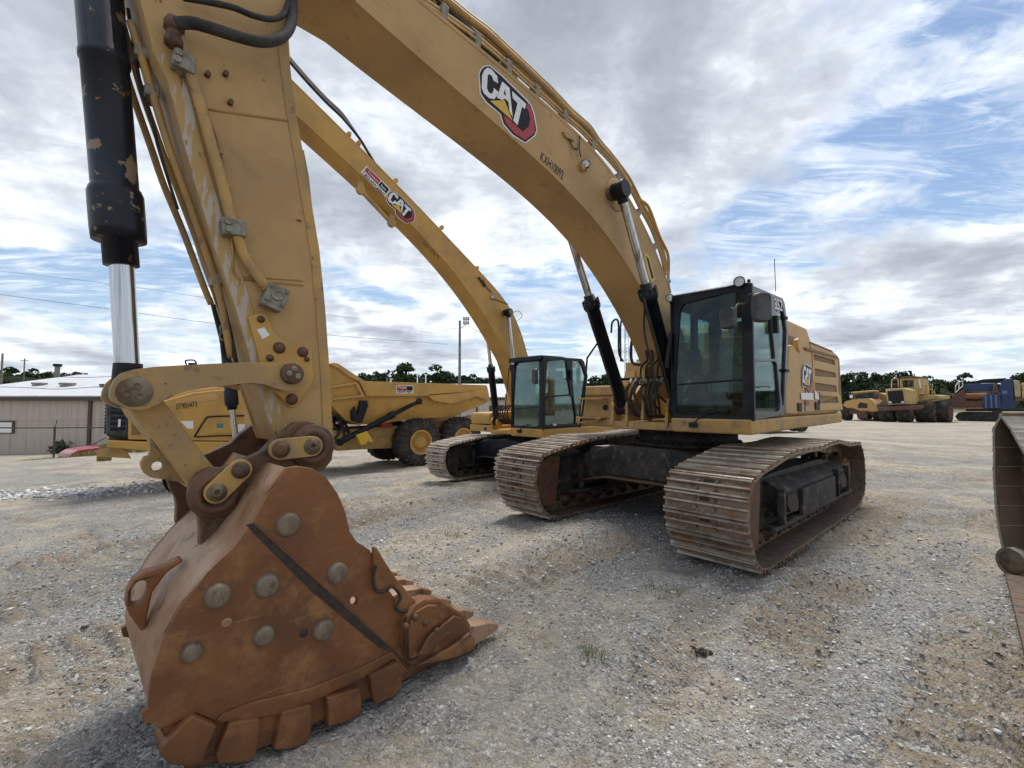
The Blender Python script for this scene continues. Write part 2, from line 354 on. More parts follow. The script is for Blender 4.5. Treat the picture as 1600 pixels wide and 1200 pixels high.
def ground_material():
    m=bpy.data.materials.new('gravel yard ground'); m.use_nodes=True; t=NT(m.node_tree); b=t.n['Principled BSDF']
    g=t.new('ShaderNodeNewGeometry').outputs['Position']
    P=t.vm('MULTIPLY',g,(1,1,.0))
    big=t.noise(P,.33,5,.6,.6); mid=t.noise(P,1.3,6,.62,.4); fine=t.noise(P,9,6,.7)
    dirt=t.step(t.math('ADD',t.math('MULTIPLY',big,.6),t.math('ADD',t.math('MULTIPLY',mid,.3),t.math('MULTIPLY',fine,.10))),.455,.555)
    # streaks left by wheels far across the yard
    st=t.noise(t.vm('MULTIPLY',g,(.10,.9,0)),1.0,6,.65,.5); streak=t.step(st,.47,.60)
    sepp=t.new('ShaderNodeSeparateXYZ',i={0:g}); farx=t.step(t.math('ADD',t.math('MULTIPLY',sepp.outputs[0],.5),sepp.outputs[1]),7.5,13)
    dirt=t.math('MAXIMUM',dirt,t.math('MULTIPLY',t.math('MULTIPLY',farx,streak),.9))
    soil_relief=t.new('ShaderNodeAttribute',attribute_name='soil_relief').outputs['Fac']; dirt=t.math('MAXIMUM',dirt,t.math('MULTIPLY',soil_relief,.9))
    v1=t.new('ShaderNodeTexVoronoi',feature='F1'); t.put(v1,'Vector',P); v1.inputs['Scale'].default_value=46
    v2=t.new('ShaderNodeTexVoronoi',feature='F1'); t.put(v2,'Vector',P); v2.inputs['Scale'].default_value=112
    r1=t.new('ShaderNodeSeparateColor',i={0:v1.outputs['Color']}).outputs[0]; r2=t.new('ShaderNodeSeparateColor',i={0:v2.outputs['Color']}).outputs[0]
    gc=t.ramp(r1,[(0,(.12,.118,.112)),(.3,(.26,.256,.244)),(.7,(.40,.392,.372)),(.92,(.53,.52,.50)),(1,(.76,.75,.73))])
    gc2=t.ramp(r2,[(0,(.18,.172,.155)),(.5,(.33,.318,.292)),(1,(.52,.505,.47))])
    grav=t.mix(t.step(t.noise(P,14,4,.6),.42,.58),gc,gc2)
    grav=t.mix(t.step(t.noise(P,.8,6,.65,.6),.50,.66),grav,t.mix(.45,grav,(.15,.128,.105,1)))
    dn=t.noise(P,5,8,.72,.3)
    dc=t.ramp(dn,[(.28,(.20,.160,.115)),(.43,(.34,.288,.215)),(.56,(.46,.40,.31)),(.75,(.56,.50,.41))])
    dc=t.mix(t.math('MULTIPLY',t.step(r2,.74,.80),.75),dc,gc)
    redd=t.step(t.noise(P,.55,5,.6,.5),.56,.68); dc=t.mix(t.math('MULTIPLY',redd,.55),dc,(.20,.125,.075,1))
    col=t.mix(dirt,grav,dc); col=t.mix(t.math('MULTIPLY',soil_relief,.55),col,(.235,.170,.105,1))
    # packed pale dust
    pale=t.step(t.noise(P,.21,6,.6,.8),.53,.63); col=t.mix(t.math('MULTIPLY',pale,.45),col,(.47,.425,.355,1))
    dark_patch=t.step(t.noise(P,.62,7,.68,.9),.55,.70); col=t.mix(t.math('MULTIPLY',dark_patch,.30),col,(.20,.165,.12,1))  # random darker brown patches
    fade=t.step(t.vm('LENGTH',g),14,45); col=t.mix(t.math('MULTIPLY',fade,.40),col,(.42,.36,.275,1))
    grs=t.step(t.vm('LENGTH',g),95,150); col=t.mix(grs,col,(.13,.125,.08,1))
    t.put(b,'Base Color',col); b.inputs['Roughness'].default_value=.93; b.inputs['Specular IOR Level'].default_value=.22
    d1=t.math('SUBTRACT',1.0,t.math('MULTIPLY',v1.outputs['Distance'],1.2)); d2=t.math('SUBTRACT',1.0,v2.outputs['Distance'])
    hgt=t.math('ADD',t.math('MULTIPLY',t.math('ADD',d1,t.math('MULTIPLY',r1,.5)),.011),t.math('MULTIPLY',t.math('ADD',d2,r2),.0045))
    soft=t.math('MULTIPLY',hgt,t.math('SUBTRACT',1.0,t.math('MULTIPLY',dirt,.62)))
    hh=t.math('ADD',soft,t.math('ADD',t.math('MULTIPLY',t.noise(P,6,6,.7),.045),t.math('MULTIPLY',t.noise(P,30,5,.7),.018)))
    bn=t.new('ShaderNodeBump',i={'Height':hh,'Strength':1.0,'Distance':1.7}); t.put(b,'Normal',bn.outputs[0])
    return m
GM=ground_material()
def build_ground():
    a0,a1=math.radians(28),math.radians(152)
    A=np.concatenate([np.linspace(a0,a1,820),np.linspace(a1,a0+2*PI,60)[1:-1]])
    R=[.5]
    while R[-1]<26: R.append(R[-1]*1.0095+.0015)
    while R[-1]<1500: R.append(R[-1]*1.07)
    R=np.array(R); na,nr=len(A),len(R)
    rr,aa=np.meshgrid(R,A,indexing='ij'); x=rr*np.cos(aa); y=rr*np.sin(aa); z=ground_z(x,y)
    fade=np.clip((40-rr)/25,0,1); z=smooth_lane(x,y)*1+(z-smooth_lane(x,y))*fade
    V=np.stack([x,y,z],-1).reshape(-1,3); V=np.vstack([V,[[0,0,0]]])
    i=np.arange(nr-1)[:,None]; j=np.arange(na)[None,:]; j2=(j+1)%na
    q=np.stack([i*na+j,(i+1)*na+j,(i+1)*na+j2,i*na+j2],-1).reshape(-1,4)
    me=bpy.data.meshes.new('ground'); n=len(V); nq=len(q)
    tri=np.stack([np.full(na,n-1),np.arange(na),(np.arange(na)+1)%na],-1)
    me.vertices.add(n); me.vertices.foreach_set('co',V.ravel())
    me.loops.add(nq*4+na*3); me.polygons.add(nq+na)
    me.loops.foreach_set('vertex_index',np.concatenate([q.ravel(),tri.ravel()]).astype(np.int32))
    ls=np.concatenate([np.arange(nq)*4,nq*4+np.arange(na)*3]); me.polygons.foreach_set('loop_start',ls.astype(np.int32))
    me.update(); me.validate(); me.polygons.foreach_set('use_smooth',[True]*len(me.polygons))
    M_,Z_,Q_=treads(x,y); aa_=.30*x+y; rut=np.exp(-((aa_-13.8)/.35)**2)+np.exp(-((aa_-15.1)/.4)**2)+np.exp(-((aa_-18.6)/.5)**2)+np.exp(-((aa_-21.5)/.4)**2)
    soil_relief=np.clip(M_*(.55+.50*Q_)+.8*rut*np.clip(.5+2*vnoise(x*.6,y*.6,41),0,1),0,1)  # brown rut dirt, plus print relief painted as tone for weak shading
    at=me.attributes.new('soil_relief','FLOAT','POINT'); at.data.foreach_set('value',np.append(soil_relief.ravel(),0).astype(np.float32))
    me.materials.append(GM); o=bpy.data.objects.new('ground',me); C.objects.link(o); o['kind']='structure'; return o
build_ground()
def stones(name,N,pts,size,col_lo,col_hi,label,seed=1,flat=.7):
    """loose crushed stone: one mesh of many small angular lumps"""
    r=np.random.default_rng(seed)
    ico=np.array([(0,0,-1),(.72,-.53,-.45),(-.28,-.85,-.45),(-.89,0,-.45),(-.28,.85,-.45),(.72,.53,-.45),(.28,-.85,.45),(-.72,-.53,.45),(-.72,.53,.45),(.28,.85,.45),(.89,0,.45),(0,0,1)])
    F=np.array([(0,1,2),(1,0,5),(0,2,3),(0,3,4),(0,4,5),(1,5,10),(2,1,6),(3,2,7),(4,3,8),(5,4,9),(1,10,6),(2,6,7),(3,7,8),(4,8,9),(5,9,10),(6,10,11),(7,6,11),(8,7,11),(9,8,11),(10,9,11)])
    x,y=pts; n=len(x); s=size(r,n,np.hypot(x,y))
    V=ico[None]*(1+.45*(r.random((n,12,1))-.5)); V=V*np.stack([s*(.7+.6*r.random(n)),s*(.7+.6*r.random(n)),s*flat*(.6+.5*r.random(n))],-1)[:,None,:]
    an=r.random(n)*2*PI; c,sn=np.cos(an)[:,None],np.sin(an)[:,None]
    X=V[...,0]*c-V[...,1]*sn+x[:,None]; Y=V[...,0]*sn+V[...,1]*c+y[:,None]; Z=V[...,2]+(ground_z(x,y)+s*.18)[:,None]
    V=np.stack([X,Y,Z],-1).reshape(-1,3); q=(F[None]+12*np.arange(n)[:,None,None]).reshape(-1,3)
    me=bpy.data.meshes.new(name); me.vertices.add(len(V)); me.vertices.foreach_set('co',V.ravel()); me.loops.add(len(q)*3); me.polygons.add(len(q))
    me.loops.foreach_set('vertex_index',q.ravel().astype(np.int32)); me.polygons.foreach_set('loop_start',(np.arange(len(q))*3).astype(np.int32))
    me.update(); me.validate()
    at=me.attributes.new('tone','FLOAT','POINT'); at.data.foreach_set('value',np.repeat(r.random(n),12).astype(np.float32))
    m=bpy.data.materials.new(name+' stone'); m.use_nodes=True; t=NT(m.node_tree); b=t.n['Principled BSDF']
    a=t.new('ShaderNodeAttribute',attribute_name='tone'); t.put(b,'Base Color',t.ramp(a.outputs['Fac'],[(0,col_lo),(.55,tuple((p+q_)/2 for p,q_ in zip(col_lo,col_hi))),(.93,col_hi),(1,tuple(min(.75,c*1.5) for c in col_hi))])); b.inputs['Roughness'].default_value=.88; b.inputs['Specular IOR Level'].default_value=.25
    me.materials.append(m); o=bpy.data.objects.new(name,me); C.objects.link(o); tag(o,label,'gravel'); o['kind']='stuff'; return o
def scatter(N,seed,rmin=1.2,rmax=11):
    r=np.random.default_rng(seed); a=np.radians(33+r.random(N)*114); R=rmin*(rmax/rmin)**(r.random(N)**.8)
    x=R*np.cos(a); y=R*np.sin(a)
    k=(vnoise(x*.8,y*.8,31)+.6*vnoise(x*2.3,y*2.3,32))>-.12+.45*(r.random(N)-.5)
    return x[k],y[k]
stones('loose_gravel',0,scatter(90000,5),lambda r,n,d:(.0028+.0058*r.random(n)**2.2+.0085*(r.random(n)>.975))*(.55+.20*np.minimum(d,6)),(.17,.166,.156),(.50,.49,.465),'loose grey crushed stone scattered over the near yard')
rb=np.random.default_rng(9)
def rocks_line():
    n=5200; u=rb.random(n); t_=rb.normal(0,.5,n)*(.6+.8*rb.random(n))
    x=-16.5+u*8.6; y=10.9+u*3.9
    return x+.35*t_,y-.9*t_
stones('rock_windrow',0,rocks_line(),lambda r,n,d:.014+.05*r.random(n)**2.2,(.22,.22,.22),(.62,.62,.61),'low line of broken pale rock across the yard left of the bucket',3,.8)
# ------------------------------------------------------------ crawler track
def loop_resample(prof,n):
    pts=catmull([Vector((p[0],0,p[1])) for p in prof],8,True); N=len(pts)
    L=[0]
    for i in range(N): L.append(L[-1]+(pts[(i+1)%N]-pts[i]).length)
    out=[]
    for k in range(n):
        s=L[-1]*k/n; i=0
        while L[i+1]<s: i+=1
        f=(s-L[i])/(L[i+1]-L[i]); p=pts[i]*(1-f)+pts[(i+1)%N]*f
        out.append(p)
    return out,L[-1]
def track_belt(prof,y0,y1,n,parent,bent=True,mats=None,label=None,hh=.044):
    P,L=loop_resample(prof,n); pitch=L/n; mb=MB(); yc=(y0+y1)/2
    area=sum(prof[i][0]*prof[(i+1)%len(prof)][1]-prof[(i+1)%len(prof)][0]*prof[i][1] for i in range(len(prof)))
    for k in range(n):
        a=P[k]; b=P[(k+1)%n]; c=(a+b)/2; d=(b-a).normalized(); nrm=Vector((d.z,0,-d.x))
        if area<0: nrm=-nrm
        h=pitch*.495; jit=random.uniform(-.004,.004)
        sec=[(-h,-hh-.018),(-h,-hh),(-h+.006,-.006),(-h+.022,0),(-h+.036,-hh),(-.018,-hh),(-.010,-.002),(.010,-.002),(.018,-hh),(h-.05,-hh),(h-.036,0),(h-.018,0),(h-.010,-hh*.9),(h+.012,-hh-.004),(h+.012,-hh-.018)]
        m=len(sec); vs=[]
        ya,yb=y0+jit,y1+jit; cut=.05
        for yy,dz in((ya,0),(yb,0)):
            for (s,q) in sec: vs.append(c+d*s+nrm*q+Vector((0,yy,0)))
        mb.mat(0); fs=[(i,(i+1)%m,(i+1)%m+m,i+m) for i in range(m)]
        tips={2,3,6,9,10,11}
        mb.mat(0).add(vs,[f for i,f in enumerate(fs) if i not in tips],False); mb.mat(4).add(vs,[f for i,f in enumerate(fs) if i in tips],False); mb.mat(0)
        tri=tessellate_polygon([[Vector((s,q,0)) for s,q in sec]])
        mb.add(vs,[tuple(x) for x in tri]+[tuple(i+m for i in reversed(x)) for x in tri],False)
        # bolts and mud slots
        mb.mat(1)
        for sy in(-.10,.10):
            for so in(-pitch*.22,pitch*.20):
                p=c+d*so+nrm*(-hh)+Vector((0,yc+sy,0)); mb.cyl(p,p+nrm*.024,.020,n=6)
        mb.mat(2)
        p=c+d*(pitch*.22)-nrm*(hh-.003)+Vector((0,yc,0))
        q=[p+d*sx*.020+Vector((0,sy*.055,0)) for sx,sy in((-1.3,-1),(1.3,-1),(1.3,1),(-1.3,1))]; mb.add(q,[(0,1,2,3)],False)
        # chain links
        mb.mat(1)
        for sy in(-.13,.09):
            vs=[]
            for zz in(-hh-.15,-hh-.018):
                for sx,yy in((-h*.98,0),(h*.98,0),(h*.98,.04),(-h*.98,.04)): vs.append(c+d*sx+nrm*zz+Vector((0,yc+sy+yy,0)))
            mb.hexa(vs)
        mb.mat(3)   # inner face
        vs=[c+d*sx+nrm*(-hh-.0205)+Vector((0,yy,0)) for sx,yy in((-h*.97,ya+.005),(h*.97,ya+.005),(h*.97,yb-.005),(-h*.97,yb-.005))]
        mb.add(vs,[(0,1,2,3)],False)
    o=mb.build('track_belt',mats or [STL,PINS,SEAM,STLI,TIP],parent)
    if label: o['label']=label
    return o
PROF_A=[(2.60,.62),(2.555,.88),(2.42,1.035),(2.12,1.10),(1.5,1.185),(1.05,1.235),(.66,1.225),(0,1.215),(-.75,1.245),(-1.1,1.235),(-1.6,1.165),(-2.1,1.15),(-2.43,1.12),(-2.66,.93),(-2.74,.62),(-2.68,.34),(-2.45,.14),(-2.0,.035),(-1.0,.0),(0,.0),(1.5,.0),(2.1,.0),(2.38,.11),(2.53,.34)]
def undercarriage(root,prof,gauge,shoe,n,k=1.0,inner_rust=True):
    fx=max(p[0] for p in prof); bx=min(p[0] for p in prof); zc=.60*k
    for sgn in(1,-1):
        yc=sgn*gauge/2; y0,y1=yc-shoe/2,yc+shoe/2
        track_belt(prof,y0,y1,n,root)
        # track frame: a box girder with sloping top
        mb=MB(); w_=.30*k
        side=[(bx+.75*k,.30*k),(fx-.62*k,.30*k),(fx-.62*k,.78*k),(fx-1.1*k,.90*k),(.9*k,.93*k),(-.9*k,.93*k),(bx+1.0*k,.84*k),(bx+.75*k,.70*k)]
        mb.prism([(x,z) for x,z in side],yc-w_*.62,yc+w_*.62)
        for s2 in(1,-1):   # sloping skirts beside the girder
            ya=yc+s2*w_*.62; yb=yc+s2*w_*1.28
            A=[(bx+1.05*k,ya,.84*k),(fx-1.2*k,ya,.88*k),(fx-1.2*k,ya,.44*k),(bx+1.05*k,ya,.44*k)]; B=[(bx+1.05*k,yb,.76*k),(fx-1.2*k,yb,.76*k),(fx-1.2*k,yb,.46*k),(bx+1.05*k,yb,.46*k)]
            mb.add(A+B,[(0,1,5,4),(4,5,6,7),(0,4,7,3),(1,2,6,5),(3,7,6,2)],False)
            mb.box(-.75*k,.78*k,min(yb,yb+s2*.05*k),max(yb,yb+s2*.05*k),.40*k,.72*k); mb.box(bx+.9*k,fx-.9*k,min(yb-s2*.10,yb+s2*.03*k),max(yb-s2*.10,yb+s2*.03*k),.345*k,.395*k)
            for q_ in(-1.55,-.95,1.45): mb.prism([(q_*k,.40*k),(q_*k+.05,.40*k),(q_*k+.05,.80*k),(q_*k,.80*k)],min(yb-.02*s2,yb+s2*.06*k),max(yb-.02*s2,yb+s2*.06*k))
        mb.build('track_frame',BLKU,root,.006,1)
        mb=MB()
        for s2 in(1,-1):   # raised dark plates painted as the shade in clean-out pockets
            yb=yc+s2*w_*1.30
            for x0 in(-1.42*k,.95*k): mb.prism([(x0,.48*k),(x0+.26*k,.50*k),(x0+.38*k,.60*k),(x0+.36*k,.70*k),(x0+.10*k,.71*k),(x0-.03*k,.60*k)],min(yb,yb+s2*.035),max(yb,yb+s2*.035))
        mb.build('pocket_shade',SEAM,root)
        # idler and its fork
        xi=fx-.50*k
        mb=MB(); mb.lathe((xi,yc-.10*k,zc),(0,1,0),[(0,.10*k),(0,.36*k),(.03*k,.42*k),(.17*k,.42*k),(.20*k,.36*k),(.20*k,.10*k)],36); mb.build('idler',RUSTD if inner_rust else BLKU,root)
        mb=MB()
        for s2 in(1,-1):
            y_=yc+s2*.34*k; mb.prism([(xi-.10*k,.20*k),(xi+.18*k,.22*k),(xi+.30*k,.45*k),(xi+.28*k,.88*k),(xi+.05*k,.98*k),(xi-.2*k,.96*k)],min(y_,yc+s2*.13),max(y_,yc+s2*.13))
        mb.build('idler_guard',[RUSTD if inner_rust else BLKU],root,.02)
        # sprocket with final drive
        xs=bx+.50*k
        mb=MB(); N=21; out=[]
        for i in range(N*4):
            a=2*PI*i/(N*4); r=(.40 if i%4 in(0,1) else .35)*k; out.append((xs+math.cos(a)*r,zc+math.sin(a)*r))
        mb.prism(out,yc-.035,yc+.035); mb.build('sprocket',PINS,root)
        mb=MB(); mb.lathe((xs,yc-.16*k,zc),(0,1,0),[(0,0),(0,.27*k),(.30*k,.29*k),(.34*k,.26*k),(.40*k,.26*k),(.44*k,.23*k),(.45*k,0)],32)
        for i in range(12): a=2*PI*i/12; mb.cyl((xs+math.cos(a)*.22*k,yc+.28*k,zc+math.sin(a)*.22*k),(xs+math.cos(a)*.22*k,yc+.305*k,zc+math.sin(a)*.22*k),.016,n=6)
        mb.build('final_drive',RUSTD if inner_rust else BLKU,root)
        nr=9
        for i in range(nr):
            x=bx+.95*k+(fx-bx-2.0*k)*i/(nr-1)
            mb=MB(); mb.lathe((x,yc-.20*k,.215*k),(0,1,0),[(0,0),(0,.07*k),(.05*k,.07*k),(.06*k,.13*k),(.12*k,.13*k),(.13*k,.10*k),(.27*k,.10*k),(.28*k,.13*k),(.34*k,.13*k),(.35*k,.07*k),(.40*k,.07*k),(.40*k,0)],20); mb.build('bottom_roller',RUSTD if inner_rust else BLKU,root)
        for x in(-.95*k,.95*k):
            mb=MB(); mb.cyl((x,yc-.15*k,1.03*k),(x,yc+.15*k,1.03*k),.075*k); mb.box(x-.05,x+.05,yc-.05,yc+.05,.88*k,1.0*k); mb.build('carrier_roller',BLKU,root)
    # car body
    g=gauge/2-.12
    mb=MB()
    mb.prism([(-g,.42*k),(-g,.86*k),(-.75,1.10*k),(.75,1.10*k),(g,.86*k),(g,.42*k),(.75,.58*k),(-.75,.58*k)],-1.0*k,1.30*k,'x')
    mb.prism([(-g,.46*k),(-g,.90*k),(-.55,1.14*k),(.55,1.14*k),(g,.90*k),(g,.46*k),(.55,.66*k),(-.55,.66*k)],1.30*k,1.36*k,'x')
    mb.build('car_body',BLK if not inner_rust else BLKU,root,.03)
    mb=MB(); mb.prism([(-g*.9,.50*k),(-g*.9,.53*k),(-.6,.66*k),(.6,.66*k),(g*.9,.53*k),(g*.9,.50*k),(.6,.63*k),(-.6,.63*k)],1.36*k,1.46*k,'x'); mb.build('car_body_lip',RUSTD if inner_rust else BLKU,root,.005)
def swing_bearing(root,z0,z1,r):
    mb=MB(); mb.lathe((0,0,z0),(0,0,1),[(0,0),(0,r*1.05),(.06,r*1.05),(.06,r*.95),(z1-z0-.05,r*.95),(z1-z0-.05,r*1.02),(z1-z0,r*1.02),(z1-z0,0)],56)
    for i in range(48): a=2*PI*i/48; mb.cyl((math.cos(a)*r*1.0,math.sin(a)*r*1.0,z0+.05),(math.cos(a)*r*1.0,math.sin(a)*r*1.0,z0+.095),.018,n=6)
    mb.build('swing_bearing',BLKU,root)
# ------------------------------------------------------------ decals
LG_BACK=[(545,580),(560,545),(585,522),(622,518),(720,600),(905,782),(945,830),(968,895),(988,1015),(975,1055),(902,1112),(805,1050),(733,965),(712,890),(600,795),(556,730)]
LG_WB=[(538,580),(552,540),(580,514),(626,510),(728,596),(915,778),(954,828),(976,893),(997,1015),(984,1060),(903,1122),(798,1058),(725,970),(705,895),(592,802),(547,733)]
LG_RED=[(918,812),(948,850),(972,930),(974,1040),(897,1096),(810,1040),(745,960),(728,900),(770,930),(845,1000),(882,1030),(930,985),(938,930),(925,870),(905,838)]
LG_TRI=[(625,790),(738,785),(800,945)]
LG_C=[(563,590),(582,548),(608,530),(640,548),(682,600),(688,655),(652,632),(640,596),(618,580),(606,592),(600,690),(612,722),(638,738),(652,712),(655,690),(690,722),(680,752),(655,778),(615,768),(575,730),(560,690)]
LG_A=[(718,640),(775,690),(800,920),(775,870),(768,800),(738,772),(722,785),(678,768)]
LG_AH=[(738,700),(750,755),(728,738)]
LG_T=[(795,715),(905,815),(895,855),(872,838),(838,982),(805,945),(838,812),(800,770)]
def affine(src,dst):
    S=np.array([[p[0],p[1],1] for p in src]); Dm=np.array(dst,float); return np.linalg.solve(S,Dm)
def logo(fr,Y,M,parent,name='maker_emblem',red=True,side='y'):
    def tr(pts):
        q=np.array([[p[0],p[1],1] for p in pts])@M
        return [(v[0],v[1]) for v in (fr.py([tuple(a) for a in q],Y) if side=='y' else fr.px([tuple(a) for a in q],Y))]
    mb=MB(); e=.0025
    def L(i,pts,k,holes=()): mb.mat(i).prism(tr(pts),Y+e*(k-.9),Y+e*k,side if side=='y' else 'x',[tr(h) for h in holes])
    L(1,LG_WB,1); L(0,LG_BACK,2)
    L(2,LG_RED,3); L(3,LG_TRI,3); L(1,LG_C,3); L(1,LG_A,4,[LG_AH]); L(1,LG_T,4)
    return mb.build(name,[INK,WHT,RED,LYEL],parent)
ZM7=affine([(0,0),(5,0),(0,5)],[(640,0),(641,0),(640,1)])
# ------------------------------------------------------------ operator cab (shapes normalised to its box: u 0 rear..1 front, v 0 floor..1 roof)
FA=Frame(2.941,7.654,0,-2.4073+.0441)
ZC=(1000,420,4.6154)
A_BOX=dict(xf=1.76,xr=.37,yl=1.585,yr=.60,zb=1.60,zt=3.22)
def nside(pts): return [((x-A_BOX['xr'])/(A_BOX['xf']-A_BOX['xr']),(z-A_BOX['zb'])/(A_BOX['zt']-A_BOX['zb'])) for x,z in FA.py(pts,A_BOX['yl'],ZC)]
def nfront(pts): return [((y-A_BOX['yr'])/(A_BOX['yl']-A_BOX['yr']),(z-A_BOX['zb'])/(A_BOX['zt']-A_BOX['zb'])) for y,z in FA.px(pts,A_BOX['xf'],ZC)]
CAB_SIDE=nside([(795,112),(1030,212),(1045,250),(1070,440),(1060,760),(1050,1030),(1040,1050),(822,1096)])
CAB_DOORU=nside([(822,200),(832,188),(925,198),(940,215),(955,430),(975,640),(968,650),(818,648)])
CAB_DOORL=nside([(822,700),(850,672),(975,668),(988,690),(1012,960),(1008,1020),(990,1032),(840,1038),(826,1020)])
CAB_REARQ=nside([(975,225),(1018,238),(1035,300),(1058,440),(1046,760),(1038,985),(1028,985),(1000,740),(985,500)])
CAB_FRONT=nfront([(230,215),(520,150),(740,98),(806,100),(826,1098),(228,1100)])
CAB_FWIN=nfront([(284,330),(292,285),(320,252),(660,165),(705,172),(726,205),(740,780),(738,1010),(712,1050),(680,1060),(275,1052),(250,1030),(252,800)])
def cab(root,b,tag_txt,fr,lights='round'):
    X=lambda u:b['xr']+u*(b['xf']-b['xr']); Yf=lambda u:b['yr']+u*(b['yl']-b['yr']); Z=lambda v:b['zb']+v*(b['zt']-b['zb'])
    S=lambda L:[(X(u),Z(v)) for u,v in L]; Fp=lambda L:[(Yf(u),Z(v)) for u,v in L]
    T=.055
    mb=MB()
    mb.mat(0).prism(Fp(CAB_FRONT),b['xf']-T,b['xf'],'x',[Fp(CAB_FWIN)])
    y1,z1,z0=Yf(.97),Z(.245),Z(.27); 
    mb.prism([(Yf(.04),Z(.262)),(Yf(.97),Z(.287)),(Yf(.97),Z(.300)),(Yf(.04),Z(.276))],b['xf']-.04,b['xf']-.008,'x')
    mb.prism(S([(1.0,.0),(1.0,1.0),(.0,.985),(.0,.0)]),b['yr'],b['yr']+T,'y',[S([(.93,.10),(.93,.90),(.56,.90),(.56,.10)]),S([(.46,.35),(.46,.88),(.10,.88),(.10,.35)])])
    mb.prism([(b['yr']+T,Z(0)),(b['yl']-T,Z(0)),(b['yl']-T,Z(.97)),(b['yr']+T,Z(.97))],X(0),X(0)+T,'x',[[(Yf(.15),Z(.42)),(Yf(.85),Z(.42)),(Yf(.85),Z(.90)),(Yf(.15),Z(.90))]])
    mb.box(X(0)+T,b['xf']-T,b['yr']+T,b['yl']-T,Z(0),Z(0)+.06)
    mb.build('cab_frame',[BLK],root,.010)
    # roof follows the frames
    mb=MB(); mb.prism(S([(-.01,.955),(-.01,.985),(.03,1.0),(.5,1.025),(.97,1.012),(1.0,1.0),(1.0,.965)]),b['yr']+.02,b['yl']-.06); mb.build('cab_roof',BLK,root,.02)
    d=MB(); d.prism(S(CAB_SIDE),b['yl']-T,b['yl'],'y',[S(CAB_DOORU),S(CAB_DOORL),S(CAB_REARQ)]); door=d.build('cab_door',pmat('satin cab door black',(.035,.038,.045),.33,0,(.05,.053,.06),5,(.4,.6),(.09,.08,.065),12,(.62,.75)) if lights=='round' else BLK,root,.006)
    for nm,pl in(('door_window',CAB_DOORU),('door_lower_window',CAB_DOORL),('rear_quarter_window',CAB_REARQ)):
        MB().prism(S(pl),b['yl']-.030,b['yl']-.024).build(nm,GLS,door)
    MB().prism(Fp(CAB_FWIN),b['xf']-.030,b['xf']-.024,'x').build('windscreen',GLS,root)
    MB().prism(S([(.95,.08),(.95,.92),(.08,.92),(.08,.30),(.54,.08)]),b['yr']+.02,b['yr']+.026).build('right_window',GLS,root)
    MB().prism([(Yf(.13),Z(.40)),(Yf(.87),Z(.40)),(Yf(.87),Z(.92)),(Yf(.13),Z(.92))],X(0)+.02,X(0)+.026,'x').build('rear_window',GLS,root)
    # door furniture
    m=MB(); m.tube([(X(.93),b['yl']+.035,Z(.235)),(X(.75),b['yl']+.04,Z(.245)),(X(.60),b['yl']+.035,Z(.243))],.008,6); 
    m.box(X(.30),X(.36),b['yl'],b['yl']+.05,Z(.69),Z(.83)); m.build('door_handle',INK,door,.006)
    text_mesh('model_number',tag_txt,fr,b['yl']+.003,*b['num'],b.get('numh',.11),WHT,door,bold=.02)
    if lights=='round':
        m=MB()
        for zc_ in(.40,.86): m.box(X(-.10),X(.02),b['yl']-.03,b['yl']+.02,Z(zc_)-.02,Z(zc_)+.02)
        m.build('door_hinge',INK,root,.004)
        m=MB()  # door net
        for i in range(6): u=.18+.11*i; m.cyl((X(u),b['yl']-.06,Z(.07)),(X(u),b['yl']-.06,Z(.21)),.004,n=5)
        for v in(.07,.14,.21): m.cyl((X(.15),b['yl']-.06,Z(v)),(X(.76),b['yl']-.06,Z(v)),.005,n=5)
        m.build('door_pocket_net',INK,root)
    # interior
    xm=X(.42); ym=Yf(.50)
    m=MB(); m.box(xm-.25,xm+.27,ym-.25,ym+.25,Z(.20),Z(.30)); m.prism([(xm-.32,Z(.28)),(xm-.16,Z(.28)),(xm-.22,Z(.70)),(xm-.36,Z(.70))],ym-.25,ym+.25); m.prism([(xm-.35,Z(.71)),(xm-.24,Z(.71)),(xm-.27,Z(.84)),(xm-.36,Z(.84))],ym-.14,ym+.14)
    st=m.build('operator_seat',SEATM,root,.05,3)
    m=MB()
    for s_ in(-1,1):
        y_=ym+s_*.32; m.box(xm-.15,xm+.35,y_-.07,y_+.07,Z(.28),Z(.36)); m.cyl((xm+.28,y_,Z(.36)),(xm+.30,y_,Z(.47)),.022); m.lathe((xm+.30,y_,Z(.46)),(0,0,1),[(0,.02),(.02,.035),(.10,.03),(.13,.0)],10)
        m.box(xm+.05,xm+.2,y_-.05,y_+.05,Z(.0)+.06,Z(.28))
    m.box(xm-.30,xm+.1,ym-.2,ym+.2,Z(0)+.06,Z(.18)); 
    m.box(X(.80),X(.84),Yf(.08),Yf(.28),Z(.40),Z(.56)); m.cyl((X(.82),Yf(.1),Z(.3)),(X(.82),Yf(.1),Z(.42)),.015)
    for s_ in(-.12,.12):
        m.box(X(.80),X(.95),ym+s_-.05,ym+s_+.05,Z(.055),Z(.075)); m.cyl((X(.80),ym+s_,Z(.06)),(X(.72),ym+s_,Z(.30)),.012)
        m.box(X(.68),X(.78),ym+s_-.04,ym+s_+.04,Z(.03),Z(.12))
    m.build('cab_controls',DKG,root,.008)
    m=MB(); m.box(X(.05),X(.09),Yf(.10),Yf(.90),Z(.06),Z(.42)); m.box(X(.09),X(.3),Yf(.86),Yf(.93),Z(.06),Z(.30)); m.build('cab_trim',BEIGE if lights!='round' else SEATM,root,.02)
